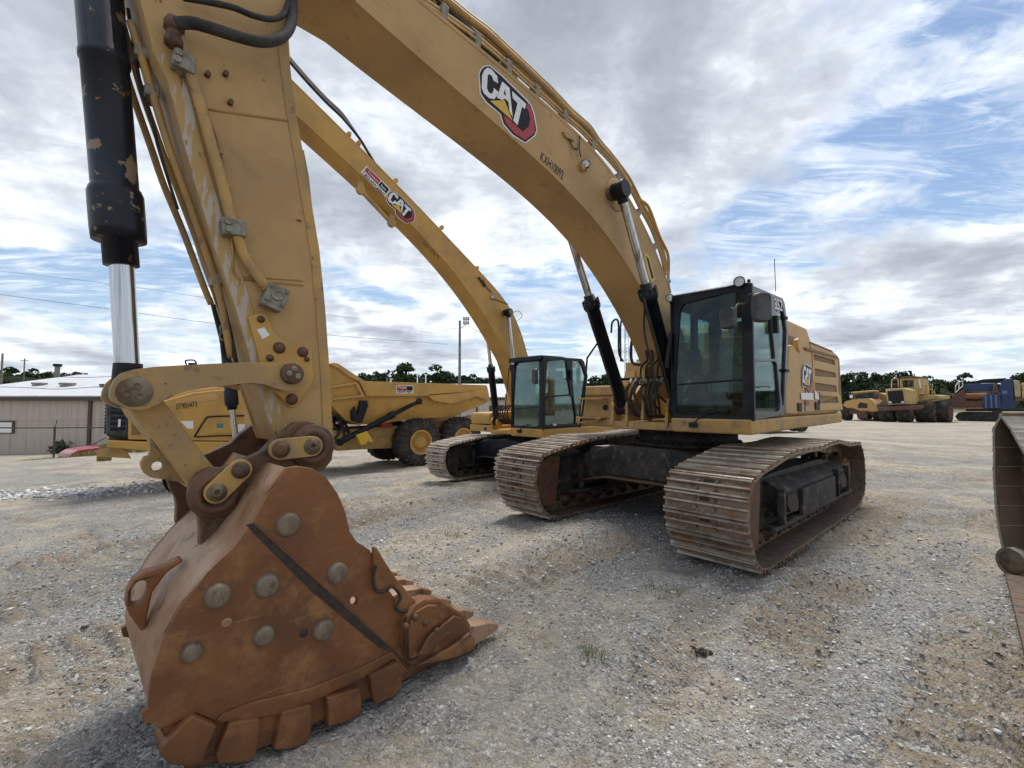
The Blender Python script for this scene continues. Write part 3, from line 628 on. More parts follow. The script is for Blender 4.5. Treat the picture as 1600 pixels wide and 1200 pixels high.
    # wiper
    m=MB(); m.tube([(b['xf']+.03,Yf(.30),Z(-.045)),(b['xf']+.035,Yf(.42),Z(.02)),(b['xf']+.03,Yf(.60),Z(.055))],.009,6); m.box(b['xf'],b['xf']+.07,Yf(.26),Yf(.36),Z(-.07),Z(-.03)); m.build('windscreen_wiper',INK,root,.006)
    return X,Yf,Z
def work_lamp(root,p,d,r,name='work_lamp'):
    p=Vector(p); d=Vector(d).normalized(); m=MB(); m.mat(0).lathe(p-d*r*.9,d,[(0,0),(.0,r*.55),(r*.5,r*.95),(r*1.0,r),(r*1.05,r*.86)],20); m.mat(1).lathe(p-d*r*.9,d,[(r*.92,r*.86),(r*.98,r*.4),(r*1.0,0)],20); m.mat(0).cyl(p-d*r*.4,p-d*r*.4-Vector((0,0,r*1.5)),r*.14,n=6)
    o=m.build(name,[INK,LENS],root); return o
def mirror(root,c,u,w_,h,arm,flip=1):
    m=MB(); c=Vector(c); u=Vector(u).normalized(); up=Vector((0,0,1)); n=-u.cross(up).normalized()*flip
    pts=[]
    for i in range(20):
        a=2*PI*i/20; ca,sa=math.cos(a),math.sin(a); pts.append((abs(ca)**.45*math.copysign(1,ca)*w_/2,abs(sa)**.45*math.copysign(1,sa)*h/2))
    A=[c+u*x+up*z+n*.03 for x,z in pts]; B=[c+u*x*.86+up*z*.9-n*.04 for x,z in pts]; Cc=[c+u*x*.92+up*z*.94+n*.034 for x,z in pts]
    m.mat(0).loft(B,A); m.add(B,[tuple(range(20))],False); m.loft(A,Cc); m.mat(1).add(Cc,[tuple(range(20))],False)
    m.mat(0).tube(arm,.013,6); return m.build('side_mirror',[DKG,MIRR],root)
def ram(root,name_b,name_r,foot,end,glandt,r_b,r_r,mb_=BLK,gl=1.35,eye=.11,ews=.09,name_p=None):
    """hydraulic cylinder: barrel foot->gland, rod gland->end"""
    foot=Vector(foot); end=Vector(end); d=(end-foot).normalized(); L=(end-foot).length; g=foot+d*L*glandt
    m=MB(); m.lathe(foot,d,[(0,0),(0,r_b*.8),(.03,r_b),(L*glandt-.16,r_b),(L*glandt-.155,r_b*1.18),(L*glandt-.03,r_b*1.18),(L*glandt-.025,r_b*.8),(L*glandt+.06,r_b*.78),(L*glandt+.06,0)],28)
    m.cyl(foot-Vector((0,ews,0)),foot+Vector((0,ews,0)),eye,n=24)
    for a in range(8):
        u=d.orthogonal().normalized(); w_=d.cross(u); q=foot+d*(L*glandt-.13)+(u*math.cos(a*PI/4)+w_*math.sin(a*PI/4))*r_b*1.12; m.cyl(q,q+d*.125,.018,n=6)
    ba=m.build(name_b,mb_,root)
    m=MB(); m.cyl(g+d*.03,end,r_r,n=28); ro=m.build(name_r,CHR,root)
    m=MB(); m.cyl(end-Vector((0,ews,0)),end+Vector((0,ews,0)),eye,n=24); m.cyl(end-d*eye*1.5,end,r_r*1.25,n=20); m.build('rod_eye',mb_,ro)
    return g
# ------------------------------------------------------------ EXCAVATOR A
A=thing('crawler_excavator','big dusty yellow crawler excavator parked nearest with its rusty bucket resting on the gravel','excavator',FA,group='excavators parked side by side')
before=set(C.objects)
undercarriage(A,PROF_A,2.95,.90,52)
for o in set(C.objects)-before: o.rotation_euler=(0,0,-.0441)
swing_bearing(A,1.10,1.40,.82)
# upper platform
m=MB(); 
m.prism([(1.76,1.42),(1.80,1.60),(-3.45,1.60),(-3.45,1.42)],.60,1.585); 
m.build('cab_platform',YELD,A,.025,3)
m=MB(); m.prism([(1.35,1.40),(1.35,1.52),(-3.45,1.56),(-3.45,1.40)],-.60,.60); m.prism([(.80,1.42),(.80,1.60),(-3.45,1.60),(-3.45,1.42)],-1.585,-.60); m.build('main_frame',YELD,A,.02)
m=MB()
for s in(-1,1):   # boom foot towers
    m.prism([(1.35,1.45),(1.05,1.9),(.75,2.15),(.45,2.15),(-.6,1.9),(-.9,1.45)],s*.40-.04,s*.40+.04)
m.build('boom_foot_bracket',YELD,A,.01)
# engine house
Z8=(1140,440,5.0)
m=MB(); m.box(-3.30,-.55,-1.50,1.50,1.60,2.62); m.prism([(-.55,1.6),(.28,1.6),(.15,2.35),(-.1,2.62),(-.55,2.62)],.50,1.50); m.build('engine_house',YELS,A,.03)
panA=FA.py([(445,1030),(440,900),(465,580),(472,500),(492,493),(520,540),(550,560),(530,455),(545,440),(572,446),(618,468),(640,560),(650,862),(700,868),(700,1012),(525,1032)],1.55,Z8)
MB().prism(panA,1.49,1.55).build('front_side_panel',YELS,A,.018,3)
LV=[[(648,566),(815,612),(822,652),(655,612)],[(660,678),(826,714),(830,750),(663,738)],[(660,788),(832,814),(835,864),(665,852)],[(700,880),(838,898),(848,948),(702,948)]]
panB=FA.py([(620,470),(800,545),(842,582),(846,862),(862,890),(882,1000),(700,1010),(702,868),(652,860),(642,560)],1.55,Z8)
MB().prism(panB,1.50,1.56,'y',[FA.py(q,1.55,Z8) for q in LV]).build('louvred_side_panel',YELS,A,.006)
m=MB(); m.prism(FA.py([(640,560),(843,600),(868,1000),(655,1008)],1.5,Z8),1.495,1.530)
m.build('louvre_screen',PANR,A)
m=MB(); m.mat(0).prism(FA.py([(585,512),(842,586),(844,604),(588,532)],1.565,Z8),1.562,1.578); m.prism(FA.py([(630,470),(800,540),(802,550),(632,482)],1.565,Z8),1.562,1.572); m.build('panel_trim_slot',PANR,A)
logo(FA,1.562,affine([(545,520),(905,815),(903,1112)],[(1140+566/5,440+684/5),(1140+632/5,440+690/5),(1140+630/5,440+862/5)]),A)
m=MB(); m.mat(0).prism(FA.py([(555,868),(652,872),(655,924),(560,922)],1.562,Z8),1.562,1.566); m.prism(FA.py([(662,850),(690,872),(700,920),(668,920)],1.562,Z8),1.562,1.566); m.mat(1).prism(FA.py([(590,930),(622,932),(622,965),(592,965)],1.562,Z8),1.562,1.566); m.mat(2).prism(FA.py([(594,972),(620,972),(620,1010),(594,1010)],1.562,Z8),1.562,1.566)
for q in([(533,948),(560,950),(562,1016),(536,1014)],[(668,940),(696,942),(700,1002),(672,1002)]): m.mat(3).prism(FA.py(q,1.562,Z8),1.562,1.57)
m.build('warning_decal',[WHT,RED,BEIGE,INK],A)
# hood, cooling cover, counterweight
m=MB(); hp=FA.py([(462,268),(482,262),(520,282),(702,360),(775,490),(780,512),(560,440),(470,372)],1.2,Z8)
m.prism([(-.95,2.62),(-1.05,3.12),(-1.35,3.30),(-3.05,3.30),(-3.42,3.02),(-3.5,2.62)],-1.0,1.12)
m.build('engine_hood',YELS,A,.05,3)
m=MB()
for i in range(5): m.cyl((-1.5-.38*i,1.125,2.86),(-1.5-.38*i,1.15,2.86),.022,n=8)
m.prism([(-1.25,2.78),(-3.35,2.78),(-3.3,3.0),(-1.35,3.02)],1.105,1.123)
m.build('hood_grille',[PANR],A)
m=MB(); pl=[(-3.28,-1.55),(-3.28,1.55),(-3.55,1.50),(-3.80,1.2),(-3.92,.6),(-3.95,0),(-3.92,-.6),(-3.80,-1.2),(-3.55,-1.50)]
m.prism(pl,1.50,2.55,'z'); m.build('counterweight',YELS,A,.06,3)
b=dict(A_BOX); b['num']=((1212.5,486),(1222,487)); b['numh']=.15
b['num']=((1210.5,483),(1222.5,486.5))
X,Yf,Z=cab(A,b,'352',FA)
work_lamp(A,FA.y(1155,440,1.50),(1,.15,0),.065,'cab_lamp'); work_lamp(A,FA.y(1046.5,465.5,.60),(1,.25,0),.055,'cab_lamp')
q=FA.y(1190,480,1.90); mirror(A,q,(.62,-.5,0),.19,.31,[FA.y(1168,463,1.60),FA.y(1178,458,1.72),FA.y(1187,459,1.86),q+Vector((0,0,.12))],-1)
q=FA.x(1137,497,2.05); mirror(A,q,(.12,.9,0),.19,.25,[FA.x(1165,475,1.78),FA.x(1152,476,1.95),q+Vector((0,.08,.02))])
m=MB(); m.cyl(FA.y(1212,456,1.1),FA.y(1210,404,1.1),.006,n=5); m.build('radio_antenna',INK,A)
m=MB(); m.tube([FA.x(1048,520,1.80),FA.x(1043,560,1.83),FA.x(1042,575,1.83)],.028,8); m.build('grab_handle',INK,A)
m=MB(); m.cyl(FA.y(1170,444,1.5),FA.y(1170,437,1.5),.02,n=8); m.build('cab_beacon_post',INK,A)
# right-hand side: tool box, tank, black cowl, hand rails
x0=.86
m=MB(); m.prism([(x0,1.80),(x0+.02,1.62),(x0+.02,1.50),(-.5,1.50),(-.5,2.0),(x0-.12,2.0)],-1.56,-.78); m.prism([(x0-.02,1.93),(x0-.06,2.10),(-.5,2.14),(-.5,1.93)],-1.52,-.80); m.prism([(x0+.10,1.40),(x0+.10,1.52),(-.5,1.52),(-.5,1.40)],-1.57,-.62); m.build('tool_box',YELD,A,.03,3)
m=MB(); m.box(x0,x0+.22,-1.50,-.95,1.86,1.885); m.box(x0+.02,x0+.22,-1.50,-.98,1.53,1.555); m.tube([(x0+.15,-1.52,1.56),(x0+.22,-1.45,1.46),(x0+.22,-1.1,1.50),(x0+.20,-.98,1.56)],.014,6); m.mat(1).cyl((x0+.012,-1.02,1.72),(x0+.03,-1.02,1.72),.05,n=16); m.build('access_step',[YELD,INK],A,.004)
m=MB(); m.prism([(-.5,1.6),(-.5,2.2),(-1.0,2.72),(-1.9,2.72),(-1.9,1.6)],-1.50,-.45); m.build('tank_cowl',DKG,A,.04,3)
m=MB(); m.prism([(-.45,2.15),(-.40,2.15),(-.52,2.45),(-.62,2.45)],-1.48,-1.25); m.build('fuel_tank_corner',YELD,A,.03)
m=MB()
m.tube([FA.x(905,668,1.0),FA.x(912,630,.95),FA.x(917,565,.9),FA.x(920,556,.9),FA.x(938,530,.9)],.017,8)
m.tube([FA.x(955,520,-.3),FA.x(957,503,-.3),FA.x(966,503,-.3),FA.x(967,550,-.3),FA.x(974,565,-.3)],.020,8)
m.tube([FA.x(970,565,-.5),FA.x(970,505,-.5),FA.x(978,503,-.5),FA.x(984,510,-.5)],.018,8); m.tube([FA.x(990,515,-.3),FA.x(986,545,-.3),FA.x(988,566,-.3),FA.x(1000,570,-.3)],.030,8)
m.build('hand_rail',INK,A)
# ---- boom
BW=.28
crease=[(556,0),(584,24),(664,100),(744,160),(800,216),(840,245),(880,287),(912,319),(940,352),(962,382),(982,413),(997,442)]
topl=[(652,-3),(692,30),(716,50),(760,84),(792,113),(820,137),(848,159),(876,185),(908,212),(937,243),(962,271),(987,314),(1005,350),(1020,378),(1035,417),(1047,455)]
lo=FA.py(crease,BW); far=FA.py([(967,487),(988,535),(1003,568),(1009,592)],-BW); tp=FA.py(topl,BW)
def smooth2(P,n=4):
    P=[Vector((a,b,0)) for a,b in P]
    for _ in range(n): P=[P[0]]+[(P[i-1]+P[i]*2+P[i+1])/4 for i in range(1,len(P)-1)]+[P[-1]]
    return [(v.x,v.y) for v in catmull(P,4)]
_lf=smooth2(lo+far,3); lo=[p for p in _lf if p[0]>1.9]; far=[p for p in _lf if p[0]<=1.9]; tp=smooth2(tp,3)
boom_poly=lo+far+[(.66,1.98),(.52,1.86),(.34,1.90),(.24,2.06),(.28,2.30),(.62,2.80)]+tp[::-1]+[(6.3,5.20),(6.75,5.24),(6.95,5.14),(6.98,4.98),(6.85,4.85),(6.45,4.78)]
boom=MB().prism(boom_poly,-BW,BW).build('boom',YELB,A,.012)
m=MB()  # side plate edges standing proud of the top and bottom plates
tp3=[(x,z+.018) for x,z in tp]; m.prism(tp3+[(x,z-.02) for x,z in tp[::-1]],BW-.02,BW+.004); m.prism(tp3+[(x,z-.02) for x,z in tp[::-1]],-BW-.004,-BW+.02)
lo3=[(x,z-.016) for x,z in lo]; m.prism(lo3+[(x,z+.01) for x,z in lo[::-1]],BW-.014,BW+.004); m.build('edge_flange',YELB,boom)
logo(FA,BW+.001,ZM7,boom)
text_mesh('fleet_number','KXH10092',FA,BW+.003,(844,250),(879,281),.105,INK,boom)
m=MB(); m.lathe((0,0,0),(0,1,0),[(0,0),(0,.21),(.012,.205),(.02,.19),(.02,0)],40); pb=FA.y(962,305,BW); 
o=m.build('pin_boss',YELB,boom); o.location=(pb.x,BW,pb.z)
m=MB(); a=FA.y(971,297,BW+.17); m.cyl((a.x,-BW-.20,a.z),(a.x,BW+.20,a.z),.09,n=20); m.build('boom_cylinder_pin',PINS,boom)
m=MB(); m.mat(0).prism(FA.py([(1006,393),(1014,400),(1024,437),(1018,441),(1012,428)],BW),BW+.001,BW+.004); m.mat(1).prism(FA.py([(1009,400),(1013,404),(1021,434),(1018,436)],BW),BW+.004,BW+.006); m.build('boom_warning_decal',[LYEL,INK],boom)
m=MB(); s0=FA.py([(1001,443),(1022,437)],BW)
for k in range(6): pass
# pipes along the top of the boom
def offs(P,dn,Y):
    out=[]
    for i,p in enumerate(P):
        a=P[max(i-1,0)]; c=P[min(i+1,len(P)-1)]; d=Vector((c[0]-a[0],0,c[1]-a[1])).normalized(); nrm=Vector((-d.z,0,d.x))
        if nrm.z<0 and abs(nrm.z)>.2: nrm=-nrm
        if abs(nrm.z)<=.2 and nrm.x>0: nrm=nrm if d.z>0 else nrm
        out.append(Vector((p[0],Y,p[1]))+nrm*dn)
    return out
tpx=tp[::-1]+[(6.2,5.20)]   # from cab upward to the tip
def topn(P,dn,Y):
    out=[]
    for i,p in enumerate(P):
        a=P[max(i-1,0)]; c=P[min(i+1,len(P)-1)]; d=Vector((c[0]-a[0],0,c[1]-a[1])).normalized(); nrm=Vector((-d.z,0,d.x)); out.append(Vector((p[0],Y,p[1]))+nrm*dn)
    return out
pz=tpx[1:]
PT=[(652,-34),(706,8),(733,30),(760,50),(787,75),(814,100),(836,121),(856,140),(874,159),(890,176),(906,190),(920,203),(934,224),(953,246),(970,268),(984,292)]
PT2=[(640,-14),(700,26),(760,70),(814,118),(856,156),(886,184),(905,200),(930,226),(955,252),(980,285),(999,322),(1016,353),(1032,395),(1040,430)]
for pl_,Y_,r_ in((PT,.16,.034),(PT2,.20,.024),([(u+3,v-6) for u,v in PT2],.05,.026),([(u,v+4) for u,v in PT2],.24,.012),([(u+2,v-4) for u,v in PT],-.06,.030)):
    m=MB(); m.tube([FA.y(u,v,Y_) for u,v in pl_],r_,10,4); m.build('boom_pipe',YELD,boom)
m=MB(); m.tube([FA.y(937,225,.2),FA.y(960,252,.2),FA.y(976,276,.2),FA.y(985,290,.2)],.014,8); m.tube([FA.y(1000,312,.2),FA.y(1014,325,.2),FA.y(1030,368,.2),FA.y(1044,400,.2),FA.y(1044,440,.2),FA.y(1047,458,.2)],.022,8); m.tube([FA.y(1003,330,.1),FA.y(1018,355,.1),FA.y(1036,410,.1),FA.y(1037,425,.1)],.016,8); m.build('boom_pipe',YELD,boom)
m=MB(); P2=topn(pz,.06,.16)
for i in range(0,len(P2)-1,6):
    for f in(0,):
        c=P2[i]*(1-f)+P2[i+1]*f; d=(P2[i+1]-P2[i]).normalized(); n_=Vector((-d.z,0,d.x)); w2=.035
        m.hexa([c-d*w2-n_*.06+Vector((0,s*1,0)) if 0 else c+d*a_+n_*e_+Vector((0,s,0)) for e_ in(-.07,.13) for a_,s in((-w2,-.34),(w2,-.34),(w2,.09),(-w2,.09))])
m.build('pipe_clamp',GALV,boom,.006)
m=MB(); rr=random.Random(4)   # hose bundle and grime packed beside the pipes
for k in range(6):
    P3=topn(pz,.03+.025*k,.21-.05*k); P3=[p+Vector((0,rr.uniform(-.015,.015),rr.uniform(-.012,.012))) for p in P3]; m.tube(P3,.013,6,4)
m.build('boom_hose',HOSE,boom)
# boom lamp and cable
p=FA.y(915,256,BW+.05); work_lamp(boom,p,(.8,.6,.0),.055,'boom_lamp')
m=MB(); m.prism(FA.py([(903,258),(906,268),(912,267),(916,256)],BW),BW,BW+.05); m.prism(FA.py([(877,207),(882,216),(895,222),(893,217),(884,204)],BW),BW,BW+.03); m.build('lamp_bracket',YELD,boom,.004)
m=MB(); m.tube([FA.y(888,213,BW+.02),FA.y(895,230,BW+.02),FA.y(903,232,BW+.03),FA.y(906,222,BW+.02)],.008,6); m.tube([FA.y(906,212,BW+.01),FA.y(905,232,BW+.03),FA.y(908,246,BW+.03)],.006,6); m.build('lamp_cable',HOSE,boom)
# stick cylinder above the boom
q0=FA.y(700,-16,0.02); q1=FA.y(782,76,0.02); d=(q0-q1).normalized()
ram(A,'stick_cylinder_barrel','stick_cylinder_rod',Vector((q1.x,0,q1.z))-d*.05-Vector((0,0,.20)),Vector((7.15,0,5.95)),.62,.095,.06,BLK)
m=MB(); m.prism([(q1.x+.30,q1.z-.55),(q1.x-.25,q1.z-.50),(q1.x-.08,q1.z-.22),(q1.x+.08,q1.z-.22)],-.14,.14); m.build('stick_cylinder_bracket',YELD,boom)
# boom cylinders
YB=.45
n_end=FA.y(969,297,YB); n_g=FA.y(1010,450,YB); n_d=(n_g-n_end).normalized(); n_foot=Vector((1.22,YB,1.72))
f_end=Vector((n_end.x,-YB,n_end.z)); 
for s,e in((1,n_end),(-1,f_end)):
    ft=Vector((1.22,s*YB,1.72)); L=(e-ft).length; t_=1-(n_g-n_end).length/(n_end-n_foot).length
    ram(A,'boom_cylinder_barrel','boom_cylinder_rod',ft,e,t_,.098,.052,BLK,eye=.105,ews=.085)
    m=MB(); d=(e-ft).normalized(); sd_=Vector((0,.12 if s<0 else .05,0)); u_=Vector((d.z,0,-d.x))
    m.tube([ft+d*(L*t_-.1)+u_*.1,ft+d*(L*t_-.2)+u_*.14,ft+d*.9+u_*.13,ft+d*.35+u_*.13,ft+d*.2+u_*.2],.018,6); m.build('cylinder_hose',HOSE,A)
    m=MB(); m.lathe((1.22,s*YB-.15,1.72),(0,1,0),[(0,0),(0,.14),(.05,.14),(.05,.07),(.25,.07),(.25,.14),(.30,.14),(.30,0)],24); m.prism([(1.05,1.45),(1.38,1.45),(1.34,1.75),(1.1,1.82)],s*YB-.15,s*YB-.10); m.prism([(1.05,1.45),(1.38,1.45),(1.34,1.75),(1.1,1.82)],s*YB+.10,s*YB+.15); m.build('cylinder_foot',YELD,A,.01)
# hose nest in front of the boom foot
m=MB(); rr=random.Random(12)
for k in range(7):
    y=-.26+.085*k; m.tube([(1.30,y,2.15),(1.45,y+rr.uniform(-.04,.04),1.98),(1.42,y+rr.uniform(-.05,.05),1.80),(1.30,y*.8,1.62),(1.1,y*.8,1.60)],.021,8)
for k in range(4): y=-.1+.09*k; m.tube([(1.32,y,2.14),(1.30,y+.01,2.35),(1.16,y+.03,2.45),(1.15,y,2.6)],.016,8)
m.tube([FA.y(1012,545,.30),FA.y(1022,590,.32),FA.y(1026,610,.32),FA.y(1020,628,.3),FA.y(1030,640,.25)],.016,8); m.tube([FA.y(1008,470,.33),FA.y(1007,520,.33),FA.y(1020,575,.34),FA.y(1026,612,.34),FA.y(1040,628,.34)],.015,8)
m.build('hydraulic_hose',HOSE,A)
m=MB()
for k in range(7): y=-.26+.085*k; m.cyl((1.30,y,2.16),(1.36,y,2.07),.026,n=8)
m.build('hose_coupling',GALV,A)
m=MB(); m.box(1.24,1.30,-.40,.45,2.15,2.18); m.cyl((1.27,-.46,2.17),(1.27,.50,2.17),.022,n=8); m.build('hose_guide_bar',BLK,A)
m=MB(); m.prism([(1.1,1.52),(1.38,1.55),(1.30,2.3),(1.12,2.36),(1.0,2.0)],-.075,-.03); m.build('boom_foot_rib',YELD,A,.012)
work_lamp(A,(1.30,.50,1.75),(1,.2,.1),.05,'frame_lamp')
# ---- stick
SW_=.205; Z3=(160,480,4.0); Z4=(180,0,5.0); Z5=(200,230,4.0)
front=[(240,78),(266,130),(292,230),(312,300),(340,390),(360,445),(385,527),(404,600),(434,690)]
rear=[(518,700),(512,580),(505,480),(496,390),(469,230),(460,180),(452,120),(446,62)]
sp=FA.py(front+rear,SW_)
sp=[(7.32,4.45),(7.30,5.0),(7.10,5.3),(6.9,5.9),(7.05,6.2),(6.8,6.25),(6.45,5.4),(6.42,5.0)][::-1]+[(7.26,4.15)]+sp
stick_poly=[(6.45,4.95),(6.47,5.4),(6.85,6.2),(7.1,6.15),(7.1,5.4),(7.36,5.05),(7.36,4.5)]+FA.py(front+rear,SW_)
stick=MB().prism(stick_poly,-SW_,SW_).build('stick',YELB,A,.010)
# flanges along the stick edges, weld seams and stop plate
m=MB(); fr_=FA.py(front,SW_); m.prism([(x+.012,z) for x,z in fr_]+[(x-.085,z) for x,z in fr_[::-1]],SW_-.012,SW_+.010); m.prism([(x+.012,z) for x,z in fr_]+[(x-.085,z) for x,z in fr_[::-1]],-SW_-.010,-SW_+.012)
m.build('front_flange',pmat('scraped yellow edge',(.40,.25,.09),.6,0,(.42,.36,.30),9,(.50,.56),(.16,.09,.05),12,(.6,.66),bump=.001,stretch=(3,3,.5)),stick,.004)
rr_=FA.py(rear,SW_); m=MB(); m.prism([(x-.012,z) for x,z in rr_]+[(x+.055,z) for x,z in rr_[::-1]],SW_-.01,SW_+.008); m.build('rear_flange',YELD,stick,.004)
m=MB(); m.prism(FA.py([(469,231),(477,232),(485,275),(491,330),(500,400),(512,520),(522,627),(517,632),(504,480),(496,390)],SW_),-SW_+.02,SW_-.02); m.build('stop_plate',YELD,stick,.006)
m=MB(); 
for ln in([(200+680/4,230+800/4),(200+1090/4,230+832/4)],[(200+690/4,230+822/4),(200+1095/4,230+862/4)],[(180+500/5,822/5),(180+1360/5,946/5)]):
    a,b_=FA.y(*ln[0],SW_),FA.y(*ln[1],SW_); m.cyl((a.x,SW_+.001,a.z),(b_.x,SW_+.001,b_.z),.008,n=6)
m.build('weld_seam',YELD,stick)
for px_ in((180+718/5,592/5),(180+858/5,588/5),(180+895/5,810/5)):
    a=FA.y(*px_,SW_); MB().cyl((a.x,SW_,a.z),(a.x,SW_+.035,a.z),.016,n=8).build('threaded_boss',RUSTD,stick)
# tubes running down the front face of the stick
def sy(u,v,Y): return FA.y(u,v,Y)
for (pl,Y,r,mt) in [
  ([(196,76),(222,158),(249,236),(268,292),(298,365),(329,448),(341,477)],-.16,.020,YELD),
  ([(205,40),(232,140),(262,228),(296,318),(325,395),(346,450)],-.06,.018,YELD),
  ([(218,40),(246,130),(274,225),(306,315),(335,400),(352,452),(362,500),(372,560)],.05,.022,YELD),
  ([(214,20),(228,110),(238,160),(252,200),(262,240),(290,330)],.0,.009,HOSE)]:
    m=MB(); m.tube([sy(u,v,Y)+Vector((.04,0,0)) for u,v in pl],r,8); m.build('front_pipe',mt,stick)
m=MB()
for (u,v) in ((228,92),(244,152),(346,440)):
    c=sy(u,v,0.0); m.box(c.x-.01,c.x+.06,-.07,.07,c.z-.035,c.z+.035)
m.build('pipe_block',GALV,stick,.01)
m=MB()
m.tube([sy(341,477,-.12)+Vector((.03,0,0)),sy(346,530,-.1),sy(352,560,-.08),sy(368,575,0),sy(372,600,.05)],.014,8); m.tube([sy(352,452,.05)+Vector((.03,0,0)),sy(360,520,.05),sy(368,560,.08),sy(374,590,.1)],.012,8); m.build('grease_hose',HOSE,stick)
for u,v in((351,514),(350,526)):
    c=sy(u,v,-.05); MB().lathe(c,(0,1,0),[(0,.02),(0,.032),(.015,.032),(.015,.02),(0,.02)],16).build('shackle_ring',GALV,stick)
# big tube with clamps on the left face
TB=[(180+455/5,190/5),(180+500/5,290/5),(180+540/5,440/5),(180+600/5,600/5),(180+660/5,800/5),(180+760/5,1160/5),(200+600/4,230+270/4),(200+650/4,230+460/4),(200+700/4,230+600/4),(200+735/4,230+690/4),(200+800/4,230+790/4),(200+870/4,230+880/4)]
m=MB(); m.tube([sy(u,v,SW_+.045) for u,v in TB],.030,12,4); m.build('pressure_tube',YELD,stick)
m=MB(); m.tube([sy(200+560/4,230+30/4,SW_+.04),sy(200+600/4,230+45/4,SW_+.05),sy(200+585/4,230+100/4,SW_+.04),sy(200+575/4,230+170/4,SW_+.035),sy(200+640/4,230+260/4,SW_+.03)],.008,6)
m.tube([sy(180+700/5,850/5,SW_+.02),sy(180+770/5,1000/5,SW_+.02),sy(180+815/5,1150/5,SW_+.03),sy(200+600/4,230+240/4,SW_+.02),sy(200+650/4,230+600/4,SW_+.015),sy(200+655/4,230+760/4,SW_+.015),sy(200+700/4,230+830/4,SW_+.012)],.007,6); m.build('thin_line',YELD,stick)
for (u,v,w_,h_,an) in ((200+655/4,230+510/4,.13,.10,.10),(180+530/5,505/5,.11,.10,-.1)):
    c=sy(u,v,SW_+.04); m=MB(); m.box(-w_/2,w_/2,-.045,.05,-h_/2,h_/2); m.cyl((w_*.28,.05,h_*.22),(w_*.28,.07,h_*.22),.02,n=6); m.cyl((w_*.28,.05,-h_*.22),(w_*.28,.07,-h_*.22),.02,n=6)
    o=m.build('tube_clamp',GALV,stick,.012); o.location=c; o.rotation_euler=(0,an,0)
c=sy(200+915/4,230+935/4,SW_+.05); m=MB(); m.box(-.065,.065,-.05,.055,-.065,.065); m.lathe((0,.055,0),(0,1,0),[(0,.036),(.012,.036),(.015,.026),(.008,.02),(.008,0)],20)
for dx in(-.048,.048):
    m.cyl((dx,.055,-.045),(dx,.07,-.045),.012,n=6); m.cyl((dx,.055,.045),(dx,.07,.045),.012,n=6)
m.box(-.055,.07,-.02,.065,-.092,-.065); o=m.build('auxiliary_port',GALV,stick,.01); o.location=c; o.rotation_euler=(0,-.32,0)
# thick hose looping behind
m=MB(); m.tube([sy(275,37,SW_+.10),sy(300,36,SW_+.12),sy(330,44,SW_+.14),sy(375,58,SW_+.2),sy(410,65,SW_+.2),sy(440,58,SW_+.16),sy(455,36,SW_+.08),sy(457,5,SW_),sy(455,-30,SW_)],.033,12,6); m.build('looping_hose',HOSE,stick)
m=MB(); m.tube([sy(285,-4,SW_+.06),sy(330,4,SW_+.09),sy(365,12,SW_+.1),sy(395,24,SW_+.1),sy(425,30,SW_+.1),sy(443,22,SW_+.08),sy(452,0,SW_)],.018,8,6); m.build('looping_hose',HOSE,stick)
m=MB(); c=sy(272,45,SW_+.07); m.lathe(c+Vector((0,0,.06)),(0,0,-1),[(0,0),(0,.035),(.03,.05),(.07,.05),(.07,.036),(.12,.036),(.12,.045),(.16,.045),(.16,0)],12); m.build('hose_fitting',RUSTD,stick)
# bolted bracket plate
m=MB(); bp=FA.py([(905,62),(960,42),(1010,42),(1030,62),(1060,140),(1105,200),(1180,225),(1290,245),(1302,262),(1316,450),(1310,475),(1215,610),(1188,628),(1160,618),(1050,505),(1000,400),(980,345)],SW_+.01,Z3)
m.prism(bp,SW_,SW_+.030); brk=m.build('link_bracket_plate',YEL,A,.006)
for (u,v,r) in((990,76,.018),(1105,254,.030),(1252,280,.028),(1277,326,.014),(1047,317,.018),(1183,576,.030)):
    c=FA.y(160+u/4,480+v/4,SW_+.03); MB().lathe((c.x,SW_+.028,c.z),(0,1,0),[(0,0),(0,r*1.3),(.006,r*1.3),(.006,r),(.022,r*.95),(.022,0)],14).build('bolt',RUSTD,brk)
m=MB(); m.prism(FA.py([(965,140),(1010,125),(1045,175),(1000,200)],SW_+.03,Z3),SW_+.0305,SW_+.033); m.build('paper_tag',WHT,brk)
# ---- links
def radp(u,v,r,Y): return abs(FA.y(u,v-r,Y).z-FA.y(u,v+r,Y).z)/2
YL0,YL1=.30,.40
larm=[(44,560),(50,510),(75,450),(120,410),(200,388),(330,372),(500,362),(750,350),(900,344),(1010,346),(1060,348),(1130,345),(1200,352),(1250,378),(1280,410),(1290,440),(1275,478),(1240,508),(1190,524),(1130,522),(1070,502),(1010,482),(940,475),(870,478),(760,492),(620,508),(540,522),(460,548),(390,582),(340,612),(280,636),(220,645),(150,632),(90,602),(58,585)]
for s in(1,-1):
    a0,a1=(YL0,YL1) if s>0 else (-YL1,-YL0)
    pg=FA.py(larm,YL1,Z3); arm=MB().prism(pg,a0,a1).build('idler_link',YELD,A,.012)
P1=FA.y(210.5,612.5,YL1); P2=FA.y(455,584,YL1); P3=FA.y(487,697,.42); P4=FA.y(338,770,.42)
R1=abs(FA.y(241,613,YL1).x-FA.y(181,613,YL1).x)/2; m=MB(); m.lathe((P1.x,-YL1-.012,P1.z),(0,1,0),[(0,0),(0,R1),(2*YL1+.024-.012,R1),(2*YL1+.024,R1*.95),(2*YL1+.024,0)],40); pin=m.build('link_pin',PINS,A)
